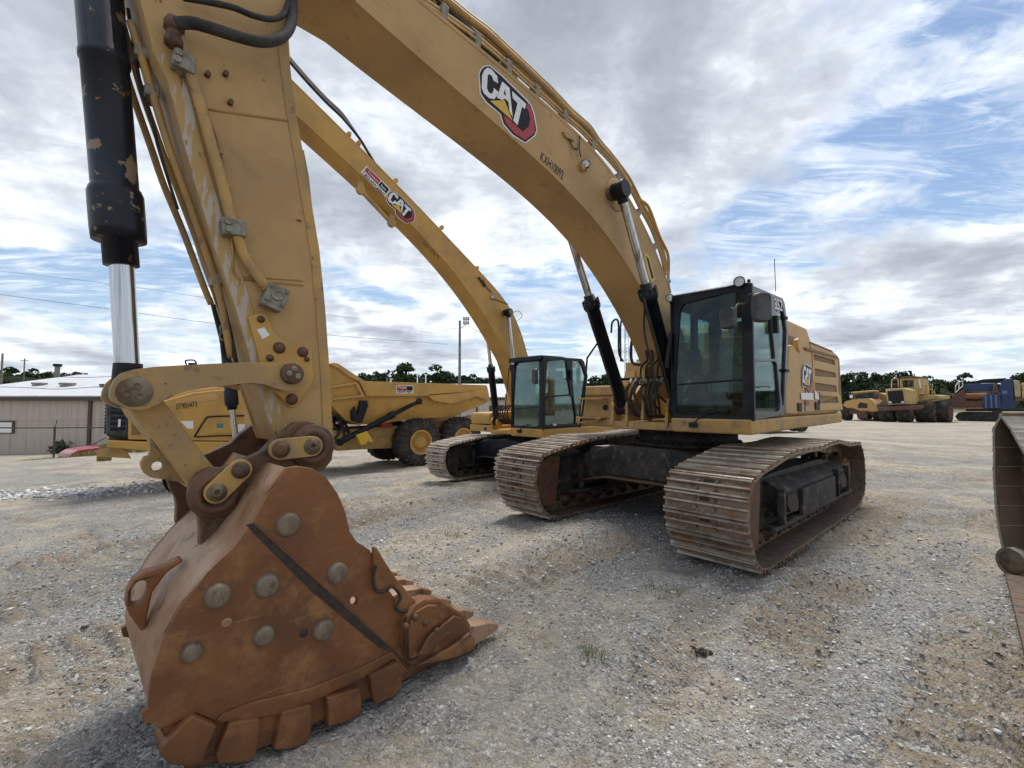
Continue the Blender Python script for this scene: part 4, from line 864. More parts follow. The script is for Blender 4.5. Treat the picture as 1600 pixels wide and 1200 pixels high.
for i in range(3):
    a=math.radians(75+120*i); x,z=P1.x-math.cos(a)*R1*.42,P1.z+math.sin(a)*R1*.42; k_=R1/.125; MB().lathe((x,YL1+.010,z),(0,1,0),[(0,.031*k_),(.010,.030*k_),(.010,.022*k_),(.004,.020*k_),(.004,0)],18).build('bolt',PINS,pin)
R2_=radp(455,584,16.5,YL1); m=MB(); m.lathe((P2.x,-YL1-.02,P2.z),(0,1,0),[(0,0),(0,R2_),(2*YL1+.05,R2_),(2*YL1+.056,R2_*.92),(2*YL1+.056,0)],36); pin=m.build('link_pin',RUSTD,A)
for (dx,dz) in((.022,.012),(-.028,-.004),(-.004,.040)):
    MB().lathe((P2.x+dx,YL1+.036,P2.z+dz-.012),(0,1,0),[(0,.018),(.008,.018),(.010,.015),(.010,0)],14).build('bolt',GALV,pin)
# power link from the pin down to the bucket ears
pw=FA.py([(150,600),(205,530),(300,560),(380,582),(440,660),(520,775),(600,880),(660,955),(712,1015),(730,1060),(720,1180),(640,1200),(560,1150),(540,1115),(480,1040),(420,960),(340,850),(280,780),(200,690)],.26,Z3)
plink=MB().prism(pw,-.27,.27).build('power_link',YELD,A,.014,3)
lobe=[(290,770),(300,840),(330,870),(430,960),(500,1060),(520,1110),(480,1092),(300,1062),(262,1040),(243,1005),(240,975),(262,935),(290,930),(298,900)]
hole=[(304,995),(312,975),(335,964),(362,967),(380,982),(380,1004),(365,1020),(335,1028),(312,1018)]
MB().prism(FA.py(lobe,.12,Z3),.06,.13,'y',[FA.py(hole,.12,Z3)]).build('lifting_eye',YELD,plink,.008)
# bucket cylinder
gl=FA.y(190,415,0); topc=FA.y(156,0,0); d=(topc-gl).normalized(); tp_=gl+d*3.0
P1c=Vector((P1.x,0,P1.z)); dd=(tp_-P1c)
m=MB(); g0=gl; m.lathe(g0,d,[(0,0),(0,.082),(.14,.082),(.14,.124),(.20,.127),(.40,.127),(.43,.118),(.44,.108),(1.14,.108),(1.145,.115),(1.175,.115),(1.18,.109),(2.9,.108),(2.95,.08),(2.95,0)],40)
m.cyl(tp_-Vector((0,.12,0)),tp_+Vector((0,.12,0)),.12); m.box(g0.x-.05,g0.x+.05,-.14,-.10,g0.z+.3,g0.z+1.6) if 0 else None
m.build('bucket_cylinder_barrel',BLKC,A)
m=MB(); m.cyl(g0,P1c+Vector((0,0,.10)),.058,n=36); rod=m.build('bucket_cylinder_rod',CHR,A)
m=MB(); m.cyl(P1c-Vector((0,.15,0)),P1c+Vector((0,.15,0)),.082,n=28); m.lathe(P1c+Vector((0,0,.05)),(0,0,1),[(0,.072),(.09,.068),(.12,.067),(.12,0)],24); m.build('rod_eye',INK,rod)
m=MB(); m.prism([(7.2,4.7),(7.36,4.6),(7.56,tp_.z+.1),(7.45,tp_.z+.2),(7.3,tp_.z+.1)],-.20,-.15); m.prism([(7.2,4.7),(7.36,4.6),(7.56,tp_.z+.1),(7.45,tp_.z+.2),(7.3,tp_.z+.1)],.15,.20); m.build('cylinder_bracket',YELD,stick)
# ---- bucket
ZB=(150,680,2.3077); BWd=.80
def B3(l,Y=BWd): return FA.py(l,Y,ZB)
plate=[(690,118),(730,112),(780,120),(830,152),(872,212),(900,280),(914,345),(940,384),(985,412),(1002,440),(1000,520),(1012,556),(1050,552),(1078,590),(1085,630),(1120,620),(1190,588),(1240,590),(1330,650),(1356,700),(1366,740),(1360,775),(1300,800),(1140,850),(1100,868),(1092,830),(1070,800),(980,862),(830,938),(660,1005),(440,1035),(360,1000),(230,1062),(210,1040),(175,1038),(164,1000),(190,985),(188,930),(200,855),(240,735),(300,625),(400,495),(500,400),(568,305),(620,215)]
bk=A
pp=B3(plate)
bucket=None
# wrapper profile from hinge round the back, the heel and along the floor to the lip (outer skin)
wr_px=[(690,118),(620,215),(568,305),(500,400),(400,495),(300,625),(240,735),(200,855),(188,930),(190,985),(215,1035)]
wr=B3(wr_px)
fl=[(7.02,.10),(6.8,.045),(6.4,.03),(6.0,.03),(5.65,.045),(5.42,.07)]
prof=wr+fl
def skin(P,th):
    out=[]
    for i,p in enumerate(P):
        a=P[max(i-1,0)]; c=P[min(i+1,len(P)-1)]; d=Vector((c[0]-a[0],c[1]-a[1])).normalized(); out.append((p[0]+ -d.y*0 + th*(-d.y) * -1 if 0 else p[0]-th*d.y*-1*0+ (d.y*th)*-1 *-1*0 + p[0]*0 + 0 if 0 else p[0]+d.y*-th*-1*0, p[1])) if 0 else out.append((p[0]-d.y*-th,p[1]-d.x*th))
    return out
inner=skin(prof,.035)
cx=6.3; cz=.7
inner=[(p[0]+(cx-p[0])*.045/max(.1,math.hypot(p[0]-cx,p[1]-cz)),p[1]+(cz-p[1])*.045/max(.1,math.hypot(p[0]-cx,p[1]-cz))) for p in prof]
m=MB(); m.smooth=False
n=len(prof)
for (y0,y1) in((-BWd,BWd),):
    fyx=lambda x:-.25-.45*max(0,min(1,(6.95-x)/1.1)); fy=lambda i:fyx(prof[i][0])
    vs=[(x,fy(i),z) for i,(x,z) in enumerate(prof)]+[(x,y1,z) for x,z in prof]+[(x,fy(i),z) for i,(x,z) in enumerate(inner)]+[(x,y1,z) for x,z in inner]
    fs=[(i,i+1,i+1+n,i+n) for i in range(n-1)]+[(2*n+i,2*n+i+n,2*n+i+1+n,2*n+i+1) for i in range(n-1)]+[(n-1,3*n-1,4*n-1,2*n-1),(0,n,3*n,2*n)]
    m.add(vs,fs,True)
bucket=m.build('bucket',[RUSTE],A)
hole=circ((930/1,597),15,14)
holes=[B3([(930+14*math.cos(a*PI/6),597+17*math.sin(a*PI/6)) for a in range(12)])]
sidep=MB().prism(pp,BWd-.035,BWd+.004,'y',holes).build('side_plate',RUST,bucket,.012,3)
q_=[(x,z) for x,z in pp if z>.03]; n_=len(q_); tr__=tessellate_polygon([[Vector((x,z,0)) for x,z in q_]]); fyx=lambda x:-.25-.45*max(0,min(1,(6.95-x)/1.1))
MB().add([(x,fyx(x)-.02,z) for x,z in q_]+[(x,fyx(x)+.02,z) for x,z in q_],[tuple(t_) for t_ in tr__]+[tuple(i+n_ for i in reversed(t_)) for t_ in tr__]+[(i,(i+1)%n_,(i+1)%n_+n_,i+n_) for i in range(n_)],False).build('side_plate',RUST,bucket)
e=.004
m=MB(); m.prism(B3([(538,322),(560,318),(800,535),(940,660),(1055,762),(1050,775),(1020,765),(780,565)]),BWd+.0045,BWd+.008); m.build('seam',SEAM,bucket)
m=MB(); m.prism(B3([(560,316),(572,312),(820,545),(960,665),(1082,785),(1130,832),(1120,842),(1055,765)]),BWd+.003,BWd+.012); m.build('wear_plate_edge',RUSTD,bucket,.003)
m=MB(); m.prism(B3([(430,1025),(455,1000),(560,958),(670,932),(780,905),(960,830),(1065,775),(1080,795),(985,858),(830,935),(660,1003),(440,1033)]),BWd+.002,BWd+.018); m.build('floor_wear_strip',RUST,bucket,.008)
for (u,v,r) in((692,321,42),(437,577,47),(615,541,42),(868,496,35),(820,701,35),(603,722,36),(345,781,38)):
    c=FA.y(150+u/2.3077,680+v/2.3077,BWd); q=FA.y(150+(u+r)/2.3077,680+v/2.3077,BWd); R=abs(q.x-c.x)
    MB().lathe((c.x,BWd+.002,c.z),(0,1,0),[(0,R*1.10),(.014,R*1.02),(.026,R*.90),(.029,R*.7),(.030,0)],28).build('wear_button',BUT,bucket)
for (u,v) in((748,712),):
    c=FA.y(150+u/2.3077,680+v/2.3077,BWd); MB().lathe((c.x,BWd+.004,c.z),(0,1,0),[(0,.022),(.003,.022),(.003,0)],14).build('plug_hole',SEAM,bucket)
c=FA.y(150+470/2.3077,680+676/2.3077,BWd); MB().lathe((c.x,BWd+.004,c.z),(0,1,0),[(0,.024),(.006,.02),(.006,.012),(.002,0)],10).build('plug_hole',RUSTE,bucket)
# heel shrouds
for q in([(345,1005),(435,1045),(405,1110),(385,1170),(330,1192),(262,1182),(230,1150),(236,1120),(290,1060)],[(480,1035),(590,1020),(586,1080),(575,1150),(520,1178),(440,1182),(432,1150),(455,1090)],[(668,995),(775,970),(776,1040),(765,1100),(700,1130),(640,1132),(655,1060)],[(830,945),(948,908),(955,960),(948,1010),(890,1035),(835,1048),(835,1000)],[(985,865),(1085,815),(1100,840),(1102,890),(1085,930),(1040,952),(1005,970),(992,930)]):
    pl=B3(q,.83); m=MB(); m.prism([(x,max(z,-.02)) for x,z in pl],.62,.845); m.build('heel_shroud',RUST,bucket,.010,2)
fe=[wr[-1]]+fl; MB().prism([(x,z+.002) for x,z in fe]+[(x-.02,z+.20) for x,z in fe[::-1]],.70,.792).build('floor_edge',RUST,bucket)
# side cutter and corner adapter
m=MB(); m.prism(B3([(1000,430),(1002,402),(1012,405),(1045,460),(1085,520),(1155,600),(1150,625),(1105,635),(1078,625),(1080,600),(1096,580),(1068,545),(1040,560),(1012,560),(1003,540)],.83),.80,.835); m.build('side_cutter',RUST,bucket,.01)
m=MB(); m.prism(B3([(1115,660),(1140,620),(1190,588),(1240,590),(1330,650),(1352,700),(1365,740),(1360,775),(1300,798),(1140,838),(1118,800),(1108,720)],.86),.76,.862); ad=m.build('corner_adapter',RUST,bucket,.02,3)
m=MB(); m.tube([FA.y(150+u/2.3077,680+v/2.3077,.838) for u,v in((1008,470),(1000,510),(1006,552),(1022,566),(1045,560),(1066,545),(1085,560),(1098,585),(1088,605),(1082,622),(1100,636),(1125,632))],.010,6,4); m.tube([FA.y(150+u/2.3077,680+v/2.3077,.862) for u,v in((1118,655),(1112,700),(1116,760),(1130,808),(1160,800))],.009,6,3); m.build('seam',SEAM,bucket)
m=MB(); m.prism(B3([(1128,690),(1150,640),(1200,612),(1232,612),(1255,660),(1180,720),(1150,760),(1130,800)],.88),.862,.882)
m.prism(B3([(1160,790),(1200,720),(1290,650),(1320,660),(1330,690),(1240,740),(1190,790)],.88),.862,.895); m.prism(B3([(1150,830),(1260,770),(1345,710),(1362,735),(1355,770),(1290,800)],.88),.862,.90); m.build('adapter_rib',RUST,ad,.014,3)
for (u,v) in((1152,657),(1188,677),(1228,705),(1266,716),(1118,690)):
    c=FA.y(150+u/2.3077,680+v/2.3077,.885); MB().lathe((c.x,.872,c.z),(0,1,0),[(0,.022),(.02,.020),(.03,.012),(.03,0)],12).build('bolt',RUSTD,ad)
# teeth on the lip
tr_=random.Random(3)
for i in range(6):
    y=.74-.296*i
    m=MB(); x0,zz0=5.36,.10
    A_=[(x0,y-.075,.03),(x0,y+.075,.03),(x0,y+.075,.19),(x0,y-.075,.19)]; B_=[(5.16,y-.06,.05),(5.16,y+.06,.05),(5.16,y+.06,.15),(5.16,y-.06,.15)]; C_=[(5.04,y-.035,.055),(5.04,y+.035,.055),(5.04,y+.035,.09),(5.04,y-.035,.09)]
    D_=[(5.56,y-.085,.04),(5.56,y+.085,.04),(5.56,y+.085,.17),(5.56,y-.085,.17)]
    for a_,b_ in((D_,A_),(A_,B_),(B_,C_)): m.hexa([a_[0],a_[1],b_[1],b_[0],a_[3],a_[2],b_[2],b_[3]])
    m.build('tooth',RUSTE,bucket,.010)
MB().box(5.38,5.60,-.62,BWd-.03,.045,.10).build('cutting_lip',RUSTE,bucket,.008)
# back lifting ear with a hole
le=[(300,438),(245,468),(170,488),(130,515),(108,560),(103,605),(118,640),(160,700),(176,690),(182,640),(200,560),(250,490),(312,448)]
MB().prism(B3(le,.42),.38,.46,'y',[B3([(122,600),(125,550),(145,522),(168,515),(184,528),(182,560),(168,592),(140,605)],.42)]).build('tie_down_ear',RUST,bucket,.01)
m=MB(); m.prism(B3([(312,305),(322,300),(440,440),(430,470)],.5),-.70,.70) if 0 else None
# ears
ear=[(335,215),(342,180),(370,140),(420,118),(460,120),(520,98),(600,60),(640,20),(690,-20),(720,-45),(770,-50),(815,-35),(845,0),(856,50),(852,90),(820,130),(780,135),(700,130),(640,190),(560,290),(470,380),(385,425),(375,415),(378,340),(372,300),(350,262)]
for s in(1,-1):
    a0,a1=(.33,.42) if s>0 else (-.42,-.33)
    MB().prism(B3(ear,.42),a0,a1).build('hinge_ear',RUSTD,bucket,.012)
for (c,R) in((FA.y(487,697,.42),radp(487,697,34,.42)),(FA.y(338,770,.42),radp(338,770,39,.42))):
    for s in(1,-1):
        m=MB(); m.lathe((c.x,s*.42 if s>0 else -.42,c.z),(0,s,0),[(0,R*1.0),(.02,R),(.025,R*.95),(.025,R*.80),(.035,R*.78),(.035,R*.55),(.02,R*.5),(.02,0)],36); m.build('pin_boss',RUSTD,bucket)
    m=MB(); m.cyl((c.x,-.44,c.z),(c.x,.445,c.z),.06,n=24); m.build('hinge_pin',PINS,bucket)
def pill(a,b,r,n=10):
    a=Vector(a);b=Vector(b); d=(b-a).normalized(); t0=math.atan2(d.y,d.x); out=[]
    for i in range(n+1): an=t0-PI/2+PI*i/n; out.append((b.x+math.cos(an)*r,b.y+math.sin(an)*r))
    for i in range(n+1): an=t0+PI/2+PI*i/n; out.append((a.x+math.cos(an)*r,a.y+math.sin(an)*r))
    return out
Yk=.47
for (pa,pb_) in(((437.5,702),(487,697)),((375,734),(338,769))):
    a=FA.y(*pa,Yk); b_=FA.y(*pb_,Yk); rp=radp(pa[0],pa[1],16.5,Yk); m=MB(); m.prism(pill((a.x,a.z),(b_.x,b_.z),rp),.455,.485); kp=m.build('pin_retainer',YELD,bucket,.006)
    MB().lathe((a.x,.485,a.z),(0,1,0),[(0,.80*rp),(.014,.76*rp),(.016,.58*rp),(.030,.55*rp),(.034,.42*rp),(.034,0)],20).build('bolt',RUSTD,kp)
    MB().lathe((b_.x,.485,b_.z),(0,1,0),[(0,.84*rp),(.010,.8*rp),(.010,.5*rp),(.016,.46*rp),(.016,.22*rp),(.002,.2*rp),(.002,0)],20).build('grease_port',PINS,kp)
# ------------------------------------------------------------ EXCAVATOR B
KB=.93
FB=Frame(.605,12.535,-.20,-2.3414)
B=thing('crawler_excavator','cleaner yellow crawler excavator behind the bigger one, phone decal on its boom','excavator',FB,group='excavators parked side by side')
STLB=pmat('pale dusty track steel',(.36,.29,.215),.6,.2,(.26,.20,.145),4,(.42,.62),(.42,.37,.30),15,(.5,.68),bump=.003,bs=40)
PROF_B=[(x*.925,z*(.90 if z>.3 else 1)) for x,z in PROF_A]
_tb=track_belt
def track_belt(prof,y0,y1,n,parent,**k): return _tb(prof,y0,y1,n,parent,mats=[STLB,PINS,SEAM,STLI,TIPB])
undercarriage(B,PROF_B,2.637,.81,49,KB,False)
track_belt=_tb
swing_bearing(B,1.0,1.19,.72)
bb=dict(xf=1.452,xr=-.133,yl=1.541,yr=.533,zb=1.41,zt=3.10)
m=MB(); m.prism([(1.45,1.20),(1.47,1.40),(-2.9,1.40),(-2.9,1.20)],.53,1.541); m.build('cab_platform',YEL,B,.02,3)
m=MB(); m.prism([(1.15,1.20),(1.15,1.30),(-2.9,1.34),(-2.9,1.20)],-.53,.53); m.prism([(1.0,1.22),(1.0,1.40),(-2.9,1.40),(-2.9,1.22)],-1.541,-.53); m.build('main_frame',YEL,B,.02)
m=MB(); m.box(-2.8,-.25,-1.42,1.45,1.4,2.30); m.build('engine_house',YEL,B,.06,3)
m=MB(); m.prism([(-3.0,-1.5),(-3.0,1.5),(-3.4,1.1),(-3.5,0),(-3.4,-1.1)],1.3,2.2,'z'); m.build('counterweight',YEL,B,.06,3)
bb['num']=((895.5,573),(903,574)); bb['numh']=.13
cab(B,bb,'326',FB,lights='square')
work_lamp(B,FB.x(801,567,1.50),(1,.2,0),.06,'cab_lamp'); work_lamp(B,FB.x(841,559.5,1.50),(1,.2,0),.06,'cab_lamp')
m=MB(); m.box(1.40,1.52,.50,1.50,2.98,3.10); m.build('lamp_bar',BLK,B,.03,3)
q=FB.x(836,588,1.72); mirror(B,q,(.35,.8,0),.2,.36,[FB.x(845,577,1.5),FB.x(840,577,1.65),q+Vector((0,.02,.14))])
m=MB(); m.prism(FB.py([(864,662),(869.5,662),(869.5,665),(864,665)],1.545),1.542,1.545); m.build('safety_decal',WHT,B)
# right-hand tool box
yA=FB.x(740,660,1.0).y; yB=FB.x(773,660,1.0).y
m=MB(); m.prism([(1.0,1.42),(1.02,1.62),(.95,1.74),(-.8,1.78),(-.8,1.42)],-1.50,-.72); m.build('tool_box',YEL,B,.04,3)
m=MB(); m.cyl((1.0,-.88,1.30),(1.012,-.88,1.30),.045,n=14); m.build('drain_hole',INK,B)
WB=.25
crB=[(460,176),(512,228),(608,308),(680,380),(728,440),(750,484),(781,521),(797,562)]
tpB=[(440,110),(454,124),(520,188),(572,240),(620,288),(688,356),(728,404),(756,432),(784,460),(804,480),(818,516),(825,558)]
frB=[(731,474),(766,518),(790.6,574),(797,602)]
loB=FB.py(crB,WB); tB=FB.py(tpB,WB)
loB=smooth2(loB,3); tB=smooth2(tB,3); e0=Vector((tB[0][0],0,tB[0][1])); dB=(e0-Vector((tB[6][0],0,tB[6][1]))).normalized(); tip=e0+dB*.45
polyB=loB+[(loB[-1][0]-.35,loB[-1][1]-.75),(.42,1.62),(.20,1.58),(.10,1.75),(.15,2.0),(tB[-1][0]-.25,tB[-1][1]-.4)]+tB[::-1]+[(tip.x,tip.z),(tip.x+.18,tip.z-.12),(tip.x+.15,tip.z-.3)]
boomB=MB().prism(polyB,-WB,WB).build('boom',YEL,B,.012)
m=MB(); 
m.prism([(x,z+.014) for x,z in tB]+[(x,z-.02) for x,z in tB[::-1]],WB-.02,WB+.004); m.prism([(x,z-.014) for x,z in loB]+[(x,z+.01) for x,z in loB[::-1]],WB-.012,WB+.004); m.build('edge_flange',YEL,boomB)
ZBm=(440,230,3.8095)
logo(FB,WB+.001,affine([(560,520),(905,812),(903,1112)],[(440+648/3.81,230+262/3.81),(440+772/3.81,230+372/3.81),(440+742/3.81,230+452/3.81)]),boomB)
m=MB(); dq=[(505,110),(650,252),(612,300),(470,150)]; m.mat(0).prism(FB.py(dq,WB,ZBm),WB+.001,WB+.0035); m.mat(1).prism(FB.py([(508,118),(590,198),(570,222),(492,140)],WB,ZBm),WB+.0035,WB+.0055); m.mat(2).prism(FB.py([(594,204),(640,252),(622,276),(574,226)],WB,ZBm),WB+.0035,WB+.0055); m.build('phone_decal',[WHT,RED,INK],boomB)
zz_=lambda x,y:(440+x/3.81,230+y/3.81)
text_mesh('decal_phone_number','1-833-HVY-RENT',FB,WB+.006,zz_(479,158),zz_(606,296),.075,INK,boomB,bold=.02)
text_mesh('decal_company_line','Thompson',FB,WB+.008,zz_(508,150),zz_(566,210),.06,WHT,boomB,bold=.01)
text_mesh('decal_company_line','Rents',FB,WB+.008,zz_(588,232),zz_(617,261),.06,WHT,boomB,bold=.01)
text_mesh('fleet_number','FAY30579',FB,WB+.003,zz_(838,575),zz_(930,668),.085,INK,boomB)
# black hoses above the near end of the boom
m=MB()
for k in range(4):
    y=.16-.09*k; P_=[FB.y(u,v-6-2*k,y) for u,v in((430,76),(454,104),(480,134),(510,166),(535,190))]; m.tube(P_+[FB.y(560,214,y),FB.y(575,238,y),FB.y(590,262,y)][: (3 if k<2 else 1)],.026,8)
m.build('boom_hose',HOSE,boomB)
m=MB(); 
for i,(u,v) in enumerate(((545,212),(560,226),(618,284),(690,357),(745,420))): c=FB.y(u,v,.15); m.box(c.x-.03,c.x+.03,c.y-.05,c.y+.05,c.z-.02,c.z+.06)
m.build('hose_bracket',YEL,boomB,.006)
m=MB(); # transport bracket under the boom
a=FB.y(554,293,-.05); c=FB.y(612,348,-.05); 
for s in(-.16,.20):
    a=FB.y(440+470/3.81,230+255/3.81,s); c=FB.y(440+655/3.81,230+452/3.81,s); m.cyl((a.x,s,a.z),(c.x,s,c.z),.045,n=12)
    for q in(a,c): m.cyl((q.x,s-.04,q.z),(q.x,s+.04,q.z),.085,n=16); m.box(q.x-.05,q.x+.05,s-.03,s+.03,q.z,q.z+.16)
m.build('under_boom_bracket',YELD,boomB)
m=MB()
p=FB.y(440+1258/3.81,230+890/3.81,WB+.05); work_lamp(boomB,p,(.8,.6,0),.055,'boom_lamp')
m.tube([FB.y(*zz_(1200,785),WB+.02),FB.y(*zz_(1220,830),WB+.02),FB.y(*zz_(1250,865),WB+.02)],.009,6); m.tube([FB.y(*zz_(1270,905),WB+.02),FB.y(*zz_(1310,920),WB+.02),FB.y(*zz_(1350,935),WB+.02)],.009,6); m.tube([FB.y(*zz_(1375,985),WB+.02),FB.y(*zz_(1410,975),WB+.05),FB.y(*zz_(1432,1005),WB+.05),FB.y(*zz_(1410,1030),WB+.04)],.007,6); m.prism(FB.py([(1165,775),(1175,772),(1215,830),(1205,834)],WB,ZBm),WB,WB+.03); m.build('lamp_cable',HOSE,boomB)
YC=.42
e1=FB.y(794,488,YC); g1=FB.y(803.5,560,YC); ft=Vector((1.02,YC,1.52))
for s in(1,-1):
    e_=Vector((e1.x,s*YC,e1.z)); f_=Vector((1.02,s*YC,1.50)); 
    t_=.50 if s>0 else 1-(FB.y(777,570,-YC)-e_).length/(e_-f_).length
    t_=1-(FB.y(777,570,-YC)-Vector((e1.x,-YC,e1.z))).length/(e_-f_).length
    ram(B,'boom_cylinder_barrel','boom_cylinder_rod',f_,e_,t_,.088,.045,BLK,eye=.09)
    m=MB(); m.lathe((1.02,s*YC-.13,1.50),(0,1,0),[(0,0),(0,.12),(.05,.12),(.05,.06),(.21,.06),(.21,.12),(.26,.12),(.26,0)],20); m.box(.9,1.1,s*YC-.13,s*YC-.09,1.3,1.5); m.build('cylinder_foot',YEL,B)
m=MB(); m.cyl((e1.x,-YC-.1,e1.z),(e1.x,YC+.1,e1.z),.07,n=16); m.build('boom_cylinder_pin',PINS,boomB)
m=MB()
for k in range(6): y=-.22+.085*k; m.tube([(1.12,y,1.95),(1.25,y,1.8),(1.22,y,1.65),(1.0,y*.8,1.45)],.02,6)
m.tube([FB.y(789,640,.3),FB.y(793,600,.3),FB.y(795,575,.3)],.014,6); m.build('hydraulic_hose',HOSE,B)
# stick and bucket (nearly all behind the nearer stick)
tz=tip.z-.15; tx=FB.y(402,600,0).x
stB=[(tx-.35,tz+.25),(tx-.3,tz+.9),(tx+.05,tz+1.2),(tx+.30,tz+.1),(tx+.40,tz-.6),(tx+.12,1.5),(tx-.12,1.35),(tx-.30,1.5)]
stickB=MB().prism(stB,-.17,.17).build('stick',YEL,B,.012)
ge=FB.y(363,640,0); up=FB.y(350,500,0); dB2=(up-ge).normalized(); rb_=FB.y(372,712,0)
m=MB(); m.lathe(ge,dB2,[(0,0),(0,.07),(.06,.075),(.08,.10),(.30,.10),(.32,.085),(2.3,.085),(2.3,0)],24); m.build('bucket_cylinder_barrel',BLK,B)
m=MB(); m.cyl(ge,rb_-dB2*.3,.042,n=20); rdB=m.build('bucket_cylinder_rod',CHR,B)
pB=rb_-dB2*.35
m=MB(); m.prism(pill((pB.x,pB.z),(tx-.05,1.75),.10),.16,.22); m.build('idler_link',YEL,B,.01); m=MB(); m.prism(pill((pB.x,pB.z),(tx-.05,1.75),.10),-.22,-.16); m.build('idler_link',YEL,B,.01)
bx_=tx-.1
m=MB(); m.prism([(bx_+.1,1.3),(bx_+.75,1.1),(bx_+.95,.6),(bx_+.75,.2),(bx_+.2,.05),(bx_-.5,.02),(bx_-.9,.02),(bx_-.5,.5),(bx_-.3,1.1)],.62,.66); m.prism([(bx_+.1,1.3),(bx_+.75,1.1),(bx_+.95,.6),(bx_+.75,.2),(bx_+.2,.05),(bx_-.5,.02),(bx_-.9,.02),(bx_-.5,.5),(bx_-.3,1.1)],-.66,-.62)
pr_=[(bx_+.1,1.3),(bx_+.75,1.1),(bx_+.95,.6),(bx_+.75,.2),(bx_+.2,.05),(bx_-.5,.02),(bx_-.9,.02)]
m.add([(x,-.65,z) for x,z in pr_]+[(x,.65,z) for x,z in pr_],[(i,i+1,i+8,i+7) for i in range(6)]); m.build('bucket',RUSTD,B)
# ------------------------------------------------------------ wheels
def wheel(parent,x,y,z,R,W,side,hub=YEL,rimr=.50,lug=26,name='wheel'):
    """a big earthmover tyre with its rim; side +1: outer face towards +Y"""
    s=side
    m=MB(); prof=[(-W/2,rimr*R*.98),(-W/2-.01,R*.72),(-W/2+.02,R*.90),(-W/2+.07,R*.955),(0,R*.965),(W/2-.07,R*.955),(W/2-.02,R*.90),(W/2+.01,R*.72),(W/2,rimr*R*.98)]
    m.lathe((0,0,0),(0,1,0),prof,48)
    ty=MB(); ty.v,ty.f,ty.m,ty.sm=m.v,m.f,m.m,m.sm
    for i in range(lug):
        for h in(-1,1):
            a=2*PI*(i+(.5 if h>0 else 0))/lug; da=2*PI/lug
            # slanting lug from the centre to the shoulder
            pts=[]
            for (aa,yy,rr) in ((a-.17*da,.02*h,R*.95),(a+.17*da,.02*h,R*.95),(a+.50*da,h*W*.50,R*.93),(a+.05*da,h*W*.50,R*.93),(a-.15*da,.02*h,R),(a+.15*da,.02*h,R),(a+.45*da,h*W*.47,R*.985),(a+.10*da,h*W*.47,R*.985)):
                pts.append((math.cos(aa)*rr,yy,math.sin(aa)*rr))
            ty.hexa(pts)
            pts=[]
            for (aa,yy,rr) in ((a+.05*da,h*W*.46,R*.97),(a+.48*da,h*W*.46,R*.97),(a+.42*da,h*(W*.5+.012),R*.80),(a+.12*da,h*(W*.5+.012),R*.80),(a+.05*da,h*W*.5+h*.015,R*.965),(a+.48*da,h*W*.5+h*.015,R*.965),(a+.42*da,h*(W*.5+.02),R*.80),(a+.12*da,h*(W*.5+.02),R*.80)):
                pts.append((math.cos(aa)*rr,yy,math.sin(aa)*rr))
            ty.hexa(pts)
    wroot=bpy.data.objects.new(name,None); C.objects.link(wroot); wroot.parent=parent; wroot.location=(x,y,z)
    ty.build('tyre',RUB,wroot)
    m=MB(); q=s*W/2
    m.lathe((0,q*1.0,0),(0,s,0),[(.0,rimr*R*1.02),(.02,rimr*R*1.0),(.01,rimr*R*.88),(-.10,rimr*R*.84),(-.14,rimr*R*.60),(-.10,rimr*R*.56),(-.08,rimr*R*.50),(.0,rimr*R*.46),(.02,rimr*R*.30),(.02,0)],36)
    for i in range(12): a=2*PI*i/12; m.cyl((math.cos(a)*rimr*R*.38,q+s*.0,math.sin(a)*rimr*R*.38),(math.cos(a)*rimr*R*.38,q+s*.035,math.sin(a)*rimr*R*.38),.022,n=6)
    m.build('rim',hub,wroot); return wroot
# ------------------------------------------------------------ ARTICULATED TRUCK
wc=Vector((0,0,CAMH))+ray(658.4,691.3)*17.2; TY=-2.426
TW=1.62
FT=Frame(wc.x-(-math.sin(TY))*TW,wc.y-math.cos(TY)*TW,wc.z-.93,TY)
T=thing('articulated_dump_truck','yellow articulated dump truck with empty body standing behind the rusty bucket','truck',FT)
for x in(0,-1.95):
    for s in(1,-1): wheel(T,x,s*(TW-.34),.93,.93,.68,s)
for s in(1,-1): wheel(T,5.2,s*(TW-.34),.93,.93,.68,s)
ZT=(500,560,5.3333)
YT=1.45
bodyT=FT.py([(75,45),(110,36),(150,42),(240,110),(370,190),(900,208),(1390,225),(1402,268),(1420,345),(1395,372),(1290,420),(1170,470),(1060,492),(900,503),(700,522),(530,548),(360,556),(250,520),(90,380),(60,150)],YT,ZT)
m=MB(); vs=[]
top=[p for p in bodyT]; 
inn=1.18
zr=min(FT.py([(390,315)],YT,ZT)[0][1],9)
def ybody(z): return YT if z>zr-.02 else YT-(zr-z)*.32
n=len(bodyT); tri=tessellate_polygon([[Vector((p[0],p[1],0)) for p in bodyT]])
vsL=[(x,ybody(z),z) for x,z in bodyT]; vsR=[(x,-ybody(z),z) for x,z in bodyT]
k0=1; k1=11
fs=[tuple(t_) for t_ in tri]+[tuple(i+n for i in reversed(t_)) for t_ in tri]
for i in range(n):
    j=(i+1)%n
    if 4<=i<=5: continue      # open top
    fs.append((i,j,j+n,i+n))
body=MB().add(vsL+vsR,fs,False).build('dump_body',YEL,T)
sl=body.modifiers.new('solid','SOLIDIFY'); sl.thickness=.03; sl.offset=-1
m=MB(); m.prism(FT.py([(330,188),(900,206),(1386,223),(1400,268),(910,300),(905,314),(390,314)],YT+.1,ZT),YT,YT+.10); m.build('body_rail',YEL,body,.015)
m=MB(); m.prism(FT.py([(905,312),(1398,266),(1418,348),(1405,352),(1310,316),(1100,378),(945,352)],YT+.16,ZT),YT-.1,YT+.16); m.build('tail_stiffener',YEL,body,.015)
